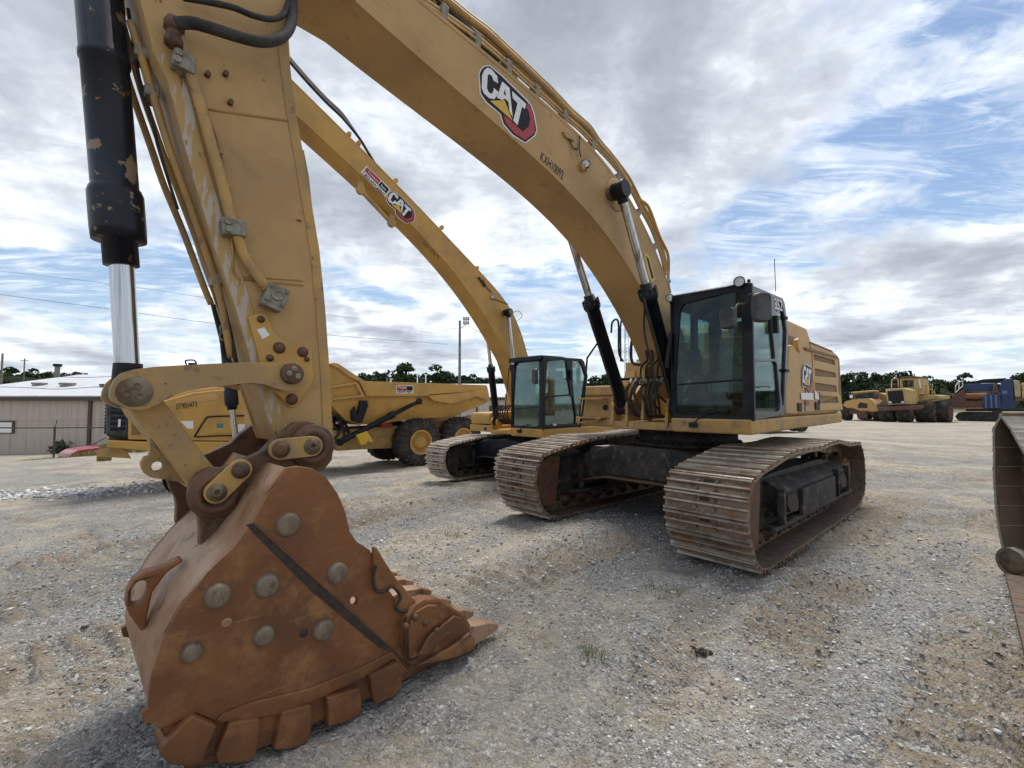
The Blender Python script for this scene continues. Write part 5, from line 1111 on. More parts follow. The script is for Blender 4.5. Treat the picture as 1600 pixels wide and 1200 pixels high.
m=MB(); m.prism(FT.py([(95,232),(300,196),(318,208),(375,318),(110,348),(105,335),(350,306),(300,215),(98,250)],YT+.08,ZT),YT-.1,YT+.08); m.prism(FT.py([(75,45),(110,36),(152,42),(372,188),(330,192),(240,150),(150,80),(85,52)],YT+.1,ZT),YT-.35,YT+.1); m.build('canopy_rib',YELS,body,.01)
for s in(1,-1):
    m=MB()
    if s>0: m.prism(FT.py([(330,350),(395,350),(400,400),(350,540),(280,520),(265,440),(290,400),(300,450),(320,470)],YT,ZT),YT-.30,YT+.01)
    if s>0: m.build('exhaust_duct',INK,T,.01)
m=MB(); a=FT.y(500+820/5.333,560+358/5.333,1.35); b_=FT.y(500+160/5.333,560+700/5.333,1.35)
for s in(1,-1):
    a2=Vector((a.x,s*1.35,a.z)); b2=Vector((b_.x,s*1.35,b_.z)); m=MB(); d=(a2-b2); m.cyl(b2,b2+d*.62,.105,n=16); m.cyl(b2+d*.60,b2+d*.66,.13,n=16); m.cyl(b2+d*.6,a2,.075,n=16); m.cyl(a2-Vector((0,.1,0)),a2+Vector((0,.1,0)),.12); m.cyl(b2-Vector((0,.1,0)),b2+Vector((0,.1,0)),.12); m.build('hoist_cylinder',BLK,T)
m=MB(); m.prism(FT.py([(110,600),(400,580),(640,560),(700,600),(1290,470),(1290,520),(700,745),(320,760),(150,772),(100,700)],.85,ZT),.5,.85); m.prism(FT.py([(110,600),(400,580),(640,560),(700,600),(1290,470),(1290,520),(700,745),(320,760),(150,772),(100,700)],.85,ZT),-.85,-.5)
for x in(0,-1.95): m.cyl((x,-1.2,.93),(x,1.2,.93),.20,n=16)
m.cyl((5.2,-1.2,.93),(5.2,1.2,.93),.20,n=16); m.box(-2.4,3.2,-.5,.5,.85,1.25); m.build('rear_frame',YELD,T,.02)
m=MB(); m.prism(FT.py([(305,640),(395,606),(445,690),(432,705),(400,690),(385,712),(345,725)],1.55,ZT),1.2,1.55); m.build('wheel_chock',LYEL,T,.02)
m=MB(); m.prism(FT.py([(505,545),(560,528),(610,545),(590,575),(520,570)],1.0,ZT),.8,1.0); m.build('red_reservoir',RED,T,.02)
m=MB(); rr=random.Random(5)
for k in range(9):
    a=FT.y(500+(110+rr.uniform(0,60))/5.33,560+(400+rr.uniform(0,80))/5.33,rr.uniform(.2,1.0)); b_=FT.y(500+(120+rr.uniform(0,120))/5.33,560+(560+rr.uniform(0,150))/5.33,rr.uniform(.2,1.0)); m.tube([a,(a+b_)/2+Vector((rr.uniform(-.2,.2),0,-.1)),b_],.04,6)
m.box(3.0,3.6,-.6,.7,1.3,2.1); m.build('hitch_hose',HOSE,T)
# tractor half
Z0=(0,550,4.0)
hoodP=FT.py([(800,400),(810,395),(1010,310),(1200,255),(1395,235),(1560,235),(1640,400),(1640,560),(800,548)],1.35,Z0)
x_f=hoodP[0][0]
hood=MB().prism([(x,z) for x,z in hoodP],-1.2,1.35).build('hood',YEL,T,.08,4)
MB().prism([(x,z+.05) for x,z in FT.py([(840,392),(1010,300),(1200,240),(1395,214),(1560,214),(1640,240),(1640,330),(1400,300),(1100,330),(900,400)],1.2,Z0)],-1.0,1.12).build('hood_cover',YELS,hood,.08,3)
m=MB(); m.prism(FT.py([(1030,318),(1200,282),(1340,262),(1370,280),(1360,300),(1040,352)],1.36,Z0),1.2,1.362); m.build('hood_top_panel',YELS,hood,.02)
m=MB(); m.prism([(x_f+.42,1.55),(x_f+.44,2.35),(x_f+.28,2.62),(x_f-.05,2.66),(x_f-.05,1.5)],-1.15,1.30); m.build('grille',DKG,T,.09,4)
m=MB()
for k in range(9): z=1.62+.09*k; m.box(x_f+.435,x_f+.46,-.95,1.1,z,z+.05)
for k in range(5): z=1.7+.14*k; m.prism([(x_f+.05,z),(x_f+.34,z),(x_f+.34,z+.09),(x_f+.05,z+.09)],1.30,1.315)
m.build('grille_slat',INK,T)
m=MB(); m.prism(FT.py([(740,420),(755,420),(752,468),(737,468)],1.34,Z0),1.316,1.32); m.build('grille_badge',WHT,T)
m=MB(); bpz=FT.py([(668,552),(940,562),(1300,560),(1640,565),(1640,700),(1300,668),(940,620),(720,602),(668,598)],1.42,Z0); m.prism(bpz,-1.3,1.42); m.build('front_frame',YEL,T,.04,3)
m=MB()
for s in(1.15,-1.0): m.prism([(bpz[0][0]+.15,1.05),(bpz[0][0]+.25,1.2),(bpz[0][0]-.3,1.3),(bpz[0][0]-.5,.95)],s-.06,s+.06)
for s in(.6,.2): m.cyl((bpz[0][0]-.1,s,1.0),(bpz[0][0]+.2,s,1.0),.13,n=14)
m.build('tow_eye',YELD,T,.02)
m=MB(); m.prism(FT.py([(822,438),(920,432),(925,512),(822,520)],1.36,Z0),1.351,1.358); m.build('side_vent',PANR,T)
m=MB(); a_=[(1215,530),(1285,420),(1310,405),(1420,400),(1640,395)]; P_=[FT.y(u/4,550+v/4,1.37) for u,v in a_]; m.tube(P_,.022,6,3); m.tube([FT.y(1215/4,550+530/4,1.37),FT.y(1400/4,550+523/4,1.37),FT.y(1640/4,550+518/4,1.37)],.018,6,1); m.build('fender_seam',INK,T)
m=MB(); m.prism(FT.py([(1335,440),(1415,435),(1418,510),(1302,517)],1.37,Z0),1.351,1.37); m.build('access_hatch',YEL,T,.012)
m=MB(); m.mat(0).prism(FT.py([(1355,447),(1395,445),(1395,472),(1355,473)],1.38,Z0),1.371,1.376); m.mat(1).prism(FT.py([(1130,432),(1208,430),(1208,480),(1170,478)],1.36,Z0),1.351,1.357); m.prism(FT.py([(1488,452),(1530,450),(1530,500),(1490,502)],1.36,Z0),1.351,1.357); m.mat(2).prism(FT.py([(1550,430),(1625,428),(1625,452),(1550,455)],1.36,Z0),1.351,1.357); m.mat(3).prism(FT.py([(1550,458),(1625,455),(1625,475),(1550,478)],1.36,Z0),1.351,1.357); m.build('safety_decal',[TEAL,WHT,RED,INK],T)
text_mesh('fleet_number','3T901473',FT,1.366,(275.5,640),(308.5,635.5),.16,INK,T)
m=MB(); m.prism(FT.py([(637,226),(778,226),(778,292),(637,292)],YT+.11,ZT),YT+.101,YT+.106); m.build('phone_decal',WHT,body)
m=MB(); m.mat(0).prism(FT.py([(642,231),(722,231),(722,266),(642,266)],YT+.11,ZT),YT+.106,YT+.11); m.mat(1).prism(FT.py([(724,231),(773,231),(773,266),(724,266)],YT+.11,ZT),YT+.106,YT+.11); m.build('decal_block',[RED,INK],body)
text_mesh('decal_company_line','Thompson',FT,YT+.112,(500+650/5.333,560+258/5.333),(500+718/5.333,560+258/5.333),.12,WHT,body,bold=.01)
text_mesh('decal_phone_number','1-833-HVY-RENT',FT,YT+.112,(500+645/5.333,560+287/5.333),(500+770/5.333,560+287/5.333),.12,INK,body,bold=.02)
# cab of the truck
cb=FT.py([(345,640),(350,590),(375,566),(430,556),(500,556),(505,660),(345,662)],1.0)
cx0=cb[0][0]; 
m=MB(); cabx1=FT.y(370,600,1.0).x; cabx0=cabx1-1.7; zc0=2.1; zc1=FT.y(400,578,1.0).z
for (xa,xb) in((cabx1-.10,cabx1),(cabx0,cabx0+.10),(cabx0+.8,cabx0+.88)):
    for s in(.95,-.85): m.box(xa,xb,s-.05,s+.05,zc0,zc1)
m.box(cabx0,cabx1,-.9,1.0,zc0-.1,zc0+.5); m.build('cab_frame',BLK,T,.02)
m=MB(); m.box(cabx0+.02,cabx1-.02,-.86,.98,zc0+.5,zc1-.02); m.build('cab_glass',GLS,T)
m=MB(); m.prism([(cabx0-.1,zc1),(cabx1+.15,zc1-.02),(cabx1+.05,zc1+.12),(cabx0-.05,zc1+.14)],-.95,1.05); m.build('cab_roof',YEL,T,.04,3)
m=MB(); m.tube([FT.y(295,582,1.2),FT.y(290,566,1.2),FT.y(292,563,1.2),FT.y(303,563,1.2),FT.y(307,568,1.2)],.02,6); m.box(FT.y(301,570,1.2).x-.1,FT.y(301,570,1.2).x+.1,1.17,1.23,FT.y(300,576,1.2).z,FT.y(300,567,1.2).z); m.build('mirror_frame',INK,T)
m=MB(); m.tube([FT.y(384,612,1.3),FT.y(390,606,1.3),FT.y(396,640,1.3),FT.y(392,655,1.3)],.02,6); m.tube([FT.y(372,626,1.3),FT.y(400,622,1.3)],.02,6,1); m.build('hand_rail',INK,T)
# ------------------------------------------------------------ buildings
def siding(name,base,scale,roofm=False):
    m=bpy.data.materials.new(name); m.use_nodes=True; t=NT(m.node_tree); b=t.n['Principled BSDF']
    tc=t.new('ShaderNodeTexCoord'); v=tc.outputs['Object']; sp=t.new('ShaderNodeSeparateXYZ',i={0:v})
    wv=t.math('ABSOLUTE',t.math('SUBTRACT',t.math('FRACT',t.math('MULTIPLY',sp.outputs[0],scale)),.5))
    rib=t.step(wv,.30,.42)
    st=t.noise(t.vm('MULTIPLY',v,(3,1,.25)),1.0,6,.6)
    col=t.mix(t.step(st,.45,.68),(*base,1),(*[c*.80 for c in base],1)); 
    b.inputs['Roughness'].default_value=.6; t.put(b,'Base Color',col)
    bn=t.new('ShaderNodeBump',i={'Height':rib,'Strength':.9,'Distance':.04}); t.put(b,'Normal',bn.outputs[0]); return m
SID=siding('tan ribbed siding',(.43,.365,.31),1.6); ROOFM=siding('pale metal roofing',(.52,.53,.55),.9); SID2=siding('beige ribbed siding',(.45,.41,.36),.8)
TRIM=pmat('dark brown trim',(.07,.05,.04),.7); POLE=pmat('weathered pole',(.20,.19,.175),.85,0,(.13,.12,.11),4,(.4,.6)); CONC=pmat('grey concrete',(.34,.33,.31),.9)
def warehouse(label,x0,x1,y0,dep,ze,zr,zb,over=.35):
    o=thing('warehouse',label,'warehouse',None,(x0,y0,zb),0); E_=ze-zb; R_=zr-zb; L=x1-x0
    m=MB(); m.prism([(0,0),(dep*2,0),(dep*2,E_),(dep,R_-.1),(0,E_)],0,L,'x'); wl=m.build('wall',SID if L>15 and zb<-2 else SID2,o)
    m=MB()
    for sgn in(0,1):
        a=(-over,E_-.12) if sgn==0 else (dep*2+over,E_-.12); c=(dep,R_)
        m.prism([a,c,(c[0],c[1]+.12),(a[0],a[1]+.12)] ,-over,L+over,'x')
    rf=m.build('roof',ROOFM,o); m=MB(); m.box(-over,L+over,-over-.10,-over+.02,E_-.42,E_-.10); m.build('gutter',TRIM,o); return o,wl,rf
o,wl,rf=warehouse('long tan metal warehouse with pale low roof at the left edge beyond the wire fence',-49.5,-22,38,14,2.45,5.0,-2.75)
for x in(-35.3,-27.5): m=MB(); m.box(x+49.5-.12,x+49.5+.12,-.16,-.01,0,4.9); m.build('downspout',TRIM,o)
m=MB(); m.mat(0).box(5.9,7.9,-.10,.02,2.05,3.1); m.mat(1).box(6.05,7.75,-.13,-.02,2.12,2.5); m.box(6.05,7.75,-.13,-.02,2.58,2.98); m.build('window',[TRIM,WHT],o)
def roofz(d,E_,R_,dep): return E_+(R_-E_)*d/dep
for (px_,d,nm,h,r) in((88,14,'roof_stack',1.35,.30),(61,5.5,'roof_vent',.35,.35),(105,5,'roof_vent',.4,.38),(165,4.5,'roof_vent',.35,.3)):
    yy=38+d; x=(px_-800)/FPX*yy+49.5; zz=roofz(d,5.2,7.75,14)
    m=MB()
    if h>1: m.cyl((x,d,zz-.2),(x,d,zz+h-.3),r*.8,n=14); m.mat(1).cyl((x,d,zz+h-.3),(x,d,zz+h),r*1.25,r*1.35,n=14)
    else: m.box(x-r,x+r,d-r,d+r,zz-.2,zz+h*.5); m.mat(1 if px_==165 else 0).box(x-r*1.15,x+r*1.15,d-r*1.15,d+r*1.15,zz+h*.55,zz+h)
    m.build(nm,[GALV,INK],o)
o2,wl2,rf2=warehouse('pale warehouse with white roof and grey door, behind the dump truck tail',-17,7.5,62,12,2.70,4.9,-1.6)
m=MB(); m.box(13.9,15.7,-.12,.02,.9,3.1); m.build('door',DKG,o2)
for x in(12.2,17.5): m=MB(); m.box(x-.1,x+.1,-.16,-.01,0,4.0); m.build('downspout',TRIM,o2)
for (px_,h) in((611,.9),(652,1.6),(665,1.6)):
    yy=74; x=(px_-800)/FPX*yy+17; m=MB(); m.cyl((x,12,6.3),(x,12,6.4+h),.10,n=8); m.cyl((x,12,6.4+h),(x,12,6.6+h),.22,n=10); m.build('roof_vent',WHT,o2)
# ------------------------------------------------------------ fence, poles, wires, tower
WIRE=pmat('rusty fence pipe',(.085,.055,.042),.8,0,(.05,.035,.03),8)
yF=25.5; zt=CAMH-37.4/FPX*yF
fence=thing('wire_fence','rusty pipe fence with one rail and barbed wire in front of the tan warehouse','fence',None,(-25.68,yF,0))
for i,px_ in enumerate((-70,88,246,404)):
    x=(px_-800)/FPX*yF+25.68; zb_=gz(x-25.68,yF)-.2
    m=MB(); m.cyl((x,0,zb_),(x,0,zt+.05),.05,n=10); m.tube([(x,0,zt),(x+.12,-.05,zt+.22),(x+.2,-.1,zt+.42)],.018,6,1); m.build('post',WIRE,fence)
m=MB(); m.tube([(-8,0,zt-.03),(.0,0,zt-.01),(14,0,zt+.1)],.032,8,1); m.build('rail',WIRE,fence)
for k,dz in enumerate((.16,.29,.42)): m=MB(); m.tube([(-8,-.05*k,zt+dz-.02),(0,-.05*k,zt+dz),(14,-.05*k,zt+dz+.1)],.006,4,1); m.build('barbed_wire',WIRE,fence)
LP=45; x=(718-800)/FPX*LP; zt_=CAMH+132/FPX*LP; zb_=gz(x,LP)-.3
o=thing('light_pole','tall grey pole with twin floodlights rising behind the dump truck body','light pole',None,(x,LP,zb_))
m=MB(); m.cyl((0,0,0),(0,0,zt_-zb_-.1),.17,.11,n=14); m.build('pole',POLE,o)
m=MB(); m.tube([(.05,0,zt_-zb_-.9),(.35,-.05,zt_-zb_-.7),(.6,-.1,zt_-zb_-.45)],.035,6); m.build('bracket_arm',POLE,o)
for dz in(-.35,.05):
    m=MB(); c=(.62,-.12,zt_-zb_+dz); m.mat(0).box(c[0]-.28,c[0]+.32,c[1]-.1,c[1]+.12,c[2]-.14,c[2]+.16); m.mat(1).box(c[0]-.22,c[0]+.26,c[1]-.112,c[1]-.09,c[2]-.09,c[2]+.11); m.build('floodlight',[DKG,LENS],o,.03)
def upole(px_,D,ytop,label,arm=True):
    x=(px_-800)/FPX*D; zt_=CAMH+(630.6-ytop)/FPX*D; zb_=gz(x,D)-.3
    o=thing('utility_pole',label,'utility pole',None,(x,D,zb_)); m=MB(); m.cyl((0,0,0),(0,0,zt_-zb_),.17,.12,n=10); m.build('pole',POLE,o)
    if arm: m=MB(); m.box(-1.0,1.0,-.06,.06,zt_-zb_-.6,zt_-zb_-.45); m.build('crossarm',POLE,o)
    return (x,D,zt_)
upole(1,70,552,'thick wooden pole at the far left edge of the yard',False); upole(36,110,560,'thin pole with crossarm above the far left trees')
def cable(label,pts,r=.022):
    P_=[]
    for u,v,D in pts: d=ray(u,v); P_.append(Vector((0,0,CAMH))+d*(D/d.y))
    m=MB(); m.tube(P_,r,5,4); o=m.build('power_line',INK,None); tag(o,label,'power line','power lines over the yard'); return o
cable('lower power line crossing the sky from the left edge behind the big stick',[(-60,452,60),(60,468,62),(165,482,64),(340,506,68),(520,524,72),(700,538,76)],.026)
cable('faint upper power line high at the left above the other wire',[(-60,417,75),(60,430,77),(200,447,80),(340,468,84),(560,498,88)],.024)
cable('sagging service wire crossing low over the tan warehouse roof',[(-40,604,36.9),(25,605,36.9),(90,608,36.9),(140,605,36.9),(200,602,36.9)],.022)
cable('upper service wire over the ridge of the tan warehouse',[(30,596,40),(85,589,40),(130,590,40),(200,587,40)],.02)
cable('thin wire running from the floodlight pole down towards the excavator boom',[(727,508,45),(745,517,46),(775,530,48),(830,548,52)],.018)
D_=300; x=(979.5-800)/FPX*D_; H_=55
o=thing('lattice_tower','distant thin lattice radio tower glimpsed beside the big boom','tower',None,(x,D_,-2.7))
m=MB()
for a,b_ in((-1.6,-1),(1.6,-1),(0,1.6)): m.cyl((a,b_,0),(a*.8,b_*.8,H_),.16,n=5)
m.build('tower_leg',GALV,o); m=MB(); 
L_=[(-1.6,-1),(1.6,-1),(0,1.6)]
for k in range(22):
    z0,z1=k*2.5,(k+1)*2.5
    for i in range(3): a,b_=L_[i],L_[(i+1)%3]; m.cyl((a[0],a[1],z0),(b_[0],b_[1],z1),.07,n=4)
m.build('tower_bracing',GALV,o)
# ------------------------------------------------------------ parked car beyond the bank
cx_,cy_=-24.2,27.8; cz_=gz(cx_,cy_)
o=thing('parked_car','red car seen over the gravel bank beside the wire fence','car',None,(cx_,cy_,cz_),math.radians(240))
RC=pmat('red car paint',(.33,.03,.035),.3,0,(.28,.03,.03),3,coat=.5); 
m=MB(); bp_=[(-2.3,.35),(-2.35,.75),(-2.2,.92),(-1.3,.98),(.75,.98),(2.0,.86),(2.3,.66),(2.35,.35)]; m.prism(bp_,-.88,.88); m.build('body',[RC],o,.08,3)
A_=[(-1.5,-.82,.97),(.95,-.82,.97),(.95,.82,.97),(-1.5,.82,.97)]; T_=[(-1.0,-.66,1.40),(.25,-.66,1.42),(.25,.66,1.42),(-1.0,.66,1.40)]
m=MB(); m.hexa(A_+T_); m.build('window_glass',GLS,o)
m=MB(); m.hexa([(-1.05,-.68,1.39),(.28,-.68,1.40),(.28,.68,1.40),(-1.05,.68,1.39),(-.95,-.6,1.45),(.2,-.6,1.46),(.2,.6,1.46),(-.95,.6,1.45)])
for s in(-1,1):
    m.tube([(.95,s*.81,.97),(.25,s*.66,1.42)],.035,6,1); m.tube([(-1.5,s*.81,.97),(-1.0,s*.66,1.40)],.05,6,1); m.tube([(-.3,s*.82,.97),(-.35,s*.67,1.42)],.03,6,1)
m.build('roof',RC,o,.02)
m=MB(); m.box(-1.3,.6,-.6,.6,.6,1.05); m.build('car_interior',DKG,o,.1)
for x in(-1.35,1.4):
    for s in(-1,1): m=MB(); m.lathe((x,s*.80,.32),(0,s,0),[(-.2,.2),(-.2,.32),(0,.32),(.02,.22),(.0,.18),(.0,0)],24); m.build('car_wheel',RUB,o)
for s in(-1,1): m=MB(); m.box(.6,.75,min(s*.9,s*1.08),max(s*.9,s*1.08),.95,1.1); m.build('side_mirror',INK,o,.03)
# ------------------------------------------------------------ machines at the far right
CRM=pmat('old cream yellow paint',(.47,.335,.125),.65,0,(.38,.26,.11),1.2,(.42,.62),(.2,.12,.07),4,(.58,.7)); RPR=pmat('rusted red steel',(.095,.038,.028),.75,0,(.09,.045,.03),1.6,(.4,.62),(.19,.10,.06),4,(.5,.7)); BLU=pmat('scuffed blue paint',(.014,.034,.110),.6,0,(.03,.045,.09),1.4,(.42,.62),(.12,.09,.08),4,(.60,.72)); BLUD=pmat('faded light blue paint',(.10,.15,.24),.6); TYR=pmat('dusty far tyre rubber',(.05,.046,.043),.9)
OLV=pmat('dull cream panel',(.36,.31,.20),.7,0,(.28,.22,.13),2)
ZR=(1310,570,8.889)
D1=47; F1=Frame((1345-800)/FPX*D1,D1,0,-PI/2-math.radians(52))
o=thing('articulated_dump_truck','small looking far yellow dump truck with rounded hood, left of the far wheel tractor','truck',F1)
m=MB(); m.prism(F1.px([(62,560),(90,512),(200,480),(420,466),(470,492),(520,565),(560,640),(480,652),(400,640),(300,640),(200,600),(120,600)],0,ZR),-3.4,0,'x'); m.build('hood',YELS,o,.12,3)
m=MB(); m.prism(F1.px([(180,470),(185,395),(480,372),(495,480),(430,468)],-1.6,ZR),-3.2,-1.6,'x'); m.build('cab',GLS,o,.03)
m=MB()
for a_,b_ in(((190,470),(186,385)),((425,466),(420,372)),((490,480),(480,365))): p=F1.x(1310+a_[0]/8.889,570+a_[1]/8.889,-1.55); q=F1.x(1310+b_[0]/8.889,570+b_[1]/8.889,-1.55); m.cyl(p,q,.07,n=6)
m.prism(F1.px([(420,400),(495,395),(510,520),(470,500),(425,470)],-1.7,ZR),-3.0,-1.7,'x')
m.build('cab_frame',DKG,o)
m=MB(); m.prism(F1.px([(170,378),(480,350),(500,362),(488,378),(190,398)],-1.4,ZR),-3.3,-1.4,'x'); m.build('cab_roof',YELS,o,.05)
m=MB(); m.prism(F1.px([(500,425),(560,385),(700,425),(700,560),(520,545)],-3.6,ZR),-9,-3.6,'x'); m.build('dump_body',YELD,o,.05)
m=MB(); m.box(-9,-.2,-1.2,.9,.7,1.4); m.build('chassis',RUSTD,o)
m=MB(); m.prism(F1.px([(270,648),(400,640),(405,745),(275,745)],.1,ZR),-.2,.1,'x'); m.prism(F1.px([(285,650),(385,645),(385,690),(285,690)],.12,ZR),.1,.2,'x'); m.build('front_bumper',RUSTD,o,.03)
m=MB(); m.prism(F1.px([(270,560),(300,520),(400,540),(400,600),(270,600)],.02,ZR),0,.03,'x'); m.build('grille',SEAM,o)
for (u,v,X_) in((120,665,-.9),(560,690,-.9)):
    c=F1.x(1310+u/8.889,570+v/8.889,X_); wheel(o,X_,c.y,.88,.88,.7,1,YELS)
for (X_) in(-5.5,-7.3):
    for yy in(-1.3,1.3): wheel(o,X_,yy,.88,.88,.7,1,YELS)
for u in(178,): c=F1.x(1310+u/8.889,570+430/8.889,-1.0); m=MB(); m.box(c.x-.05,c.x+.05,c.y-.12,c.y+.12,c.z-.25,c.z+.1); m.build('side_mirror',WHT,o)
D2=43; F2=Frame((1420-800)/FPX*D2,D2,0,-PI/2-math.radians(56))
o=thing('wheel_tractor','old cream yellow wheel tractor with big black radiator and wide dual tyres','tractor',F2)
m=MB(); m.prism(F2.px([(645,338),(900,320),(925,330),(1000,350),(1005,550),(920,548),(690,560),(670,470)],0,ZR),-3.2,0,'x'); m.build('engine_hood',CRM,o,.06)
m=MB(); m.prism(F2.px([(680,368),(888,350),(918,530),(702,542)],.05,ZR),.0,.05,'x'); m.build('radiator_grille',INK,o)
m=MB(); m.prism(F2.px([(552,590),(1150,560),(1160,600),(1100,625),(570,640)],.6,ZR),-.1,.6,'x'); m.build('front_bumper',RPR,o,.04)
m=MB()
for u in(720,895): c=F2.x(1310+u/8.889,570+523/8.889,.1); m.lathe((.05,c.y,c.z),(1,0,0),[(0,.13),(.12,.13),(.12,0)],12)
m.build('headlight',LENS,o)
m=MB(); cabp=F2.px([(850,180),(1080,165),(1130,172),(1165,290),(1165,410),(975,420),(900,320),(850,310)],-2.2,ZR); m.prism(cabp,-4.4,-2.2,'x',[F2.px([(880,215),(1045,208),(1050,312),(890,318)],-2.2,ZR)]); cb_=m.build('cab',CRM,o,.04)
m=MB(); m.prism(F2.px([(878,213),(1047,206),(1052,314),(888,320)],-2.3,ZR),-2.45,-2.4,'x'); m.build('window_glass',GLS,cb_)
m=MB(); m.prism(F2.px([(840,170),(1060,158),(1140,166),(1140,182),(850,192)],-2.1,ZR),-4.5,-2.1,'x'); m.build('cab_roof',RUSTD,cb_,.03)
m=MB(); m.prism(F2.px([(1112,200),(1132,200),(1150,322),(1130,322)],-2.15,ZR),-2.2,-2.15,'x'); m.build('white_post',WHT,cb_)
m=MB(); m.prism(F2.px([(975,345),(1048,338),(1052,412),(980,415)],-2.1,ZR),-2.4,-2.1,'x'); m.build('side_grille',DKG,o)
m=MB(); c=F2.x(1310+835/8.889,570+300/8.889,-1.2); m.cyl((-1.2,c.y,2.0),(-1.2,c.y,F2.x(1403,587.5,-1.2).z),.13,n=10); c2=F2.x(1310+785/8.889,570+300/8.889,-.8); m.lathe((-.8,c2.y,c.z-.6),(0,0,1),[(0,.25),(.8,.25),(.85,0)],12); m.build('exhaust_stack',INK,o)
m=MB(); z_=lambda u,v,X_: F2.x(1310+u/8.889,570+v/8.889,X_); m.tube([z_(740,320,-.6),z_(742,210,-.6),z_(770,190,-.6),z_(815,192,-.6),z_(830,210,-.6),z_(832,310,-.6)],.05,6,1); m.build('hand_rail',CRM,o)
m=MB(); m.prism(F2.px([(1000,428),(1290,415),(1385,425),(1390,470),(1290,480),(1165,500),(1155,600),(1020,600)],-2.6,ZR),-6.5,-2.6,'x'); m.build('rear_frame',CRM,o,.04)
for pts in ([(1160,400),(1160,285),(1300,285),(1300,400)],[(1225,400),(1225,285)],[(1165,345),(1300,345)],[(1310,400),(1330,350),(1345,430)]): m=MB(); m.tube([z_(u,v,-3.2) for u,v in pts],.045,6,1); m.build('guard_rail',CRM,o)
R2=(760-475)/8.889/FPX*D2/2
for (u,X_,W_) in((700,-.8,1.1),(925,-.8,1.0),(1165,-2.3,.8),(1275,-2.3,.8),(1460,-3.4,1.0)):
    c=F2.x(1310+u/8.889,640,X_); wheel(o,X_,c.y,R2*1.02,R2*1.02,W_,1,RUSTD)
D3=46; F3=Frame((1530-800)/FPX*D3,D3,0,-PI/2-math.radians(46)); ZQ=(1460,570,11.43)
o=thing('rock_crusher','blue tracked rock crusher with rusty red feed box at the far right','crusher',F3)
q3=lambda u,v,X_: F3.x(1460+u/11.43,570+v/11.43,X_)
def P3_(nm,mt,pts,x0,x1,bev=.03,holes=()): return MB().prism(F3.px(pts,x1,ZQ),x0,x1,'x').build(nm,mt,o,bev)
P3_('feed_hopper',BLU,[(505,345),(860,332),(1060,330),(1130,330),(1160,470),(560,472)],-2.6,-.4)
P3_('conveyor',INK,[(690,300),(870,258),(1280,236),(1300,300),(1150,320),(860,320),(700,325)],-2.2,-.6)
P3_('feed_box',RPR,[(200,502),(400,518),(540,420),(556,640),(870,660),(870,760),(320,770),(310,560)],-2.6,.2)
P3_('rib_box',BLU,[(850,590),(960,512),(1160,520),(1200,780),(880,785)],-2.5,.25)
for u in(915,1010,1100): P3_('stiffener',BLUD,[(u-18,540),(u+12,535),(u+22,770),(u-4,772)],.25,.32,.01)
m=MB(); a=q3(560,565,-.2); b_=q3(930,560,-.2); m.cyl(a,b_,.36,n=18); m.build('drum',RUST,o)
P3_('side_apron',RPR,[(1050,350),(1110,340),(1160,500),(960,520),(1040,460)],-.3,.1)
P3_('engine_tower',BLU,[(1235,270),(1300,250),(1400,245),(1420,560),(1440,780),(1180,800),(1200,560),(1150,430)],-2.6,.0)
P3_('cream_cabinet',OLV,[(1412,265),(1530,290),(1545,580),(1440,582)],-2.4,.1,.08)
P3_('rear_cabinet',CRM,[(1562,320),(1700,310),(1700,610),(1562,600)],-2.4,.1,.08)
P3_('lower_frame',BLKU,[(560,780),(1700,780),(1700,860),(1040,880),(1040,830),(560,830)],-2.6,-.1)
P3_('deck_plate',RUSTE,[(285,768),(870,764),(870,784),(285,784)],-2.6,.4,.01)
m=MB(); 
for pts in([(375,500),(378,380),(430,305),(505,305),(505,400)],[(440,430),(440,310)],[(375,500),(450,430),(505,380)]): m.tube([q3(u,v,-.2) for u,v in pts],.04,6,1)
m.build('hand_rail',WHT,o)
for x0_ in(-2.6,-.9):
    m=MB(); a=q3(405,970,x0_+.8).y; b_=q3(1200,970,x0_+.8).y; pr_=[(a,.12),(a-.15,.45),(a+.1,.80),(a+.5,.92),(b_,.92),(b_+.3,.5),(b_,.05),(a+.3,.0)]; m.prism(pr_,x0_,x0_+.7,'x'); m.build('track_belt',BLKU,o,.04)
P3_('walkway',RUSTD,[(1440,590),(1700,600),(1700,640),(1440,640)],-1,.4,.01)
for (u0,u1,v0,v1) in((1180,1300,300,420),(1210,1300,460,520)): P3_('vent_panel',BLUD if v0>400 else BLU,[(u0,v0),(u1,v0),(u1,v1),(u0,v1)],.0,.05,.01)
# low trailer beyond the excavator, seen under its platform
D4=28.6; F4=Frame((1250-800)/FPX*D4,D4,0,-PI/2)
o=thing('flatbed_trailer','low dark trailer glimpsed under the rear of the big excavator platform','trailer',F4)
m=MB(); m.box(-4,0,-2.2,.55,.48,.62); m.prism([(-.2,.5),(.55,.62),(.55,.52)],-.2,-.1,'x'); m.build('deck',BLKU,o,.02)
for X_ in(-.2,-1.0):
    for yy in(.22,-1.8): m=MB(); m.lathe((X_-.0,yy,.36),(1,0,0),[(-.28,.16),(-.28,.34),(-.24,.37),(-.02,.37),(0,.34),(0,.2),(-.05,.15),(-.05,0)],22); m.build('trailer_wheel',RUB,o)
m=MB(); m.box(-.3,.02,-1.2,-.6,.25,.48); m.cyl((.0,-.4,.42),(.05,-.4,.42),.09,n=12); m.build('hitch_bracket',GALV,o)
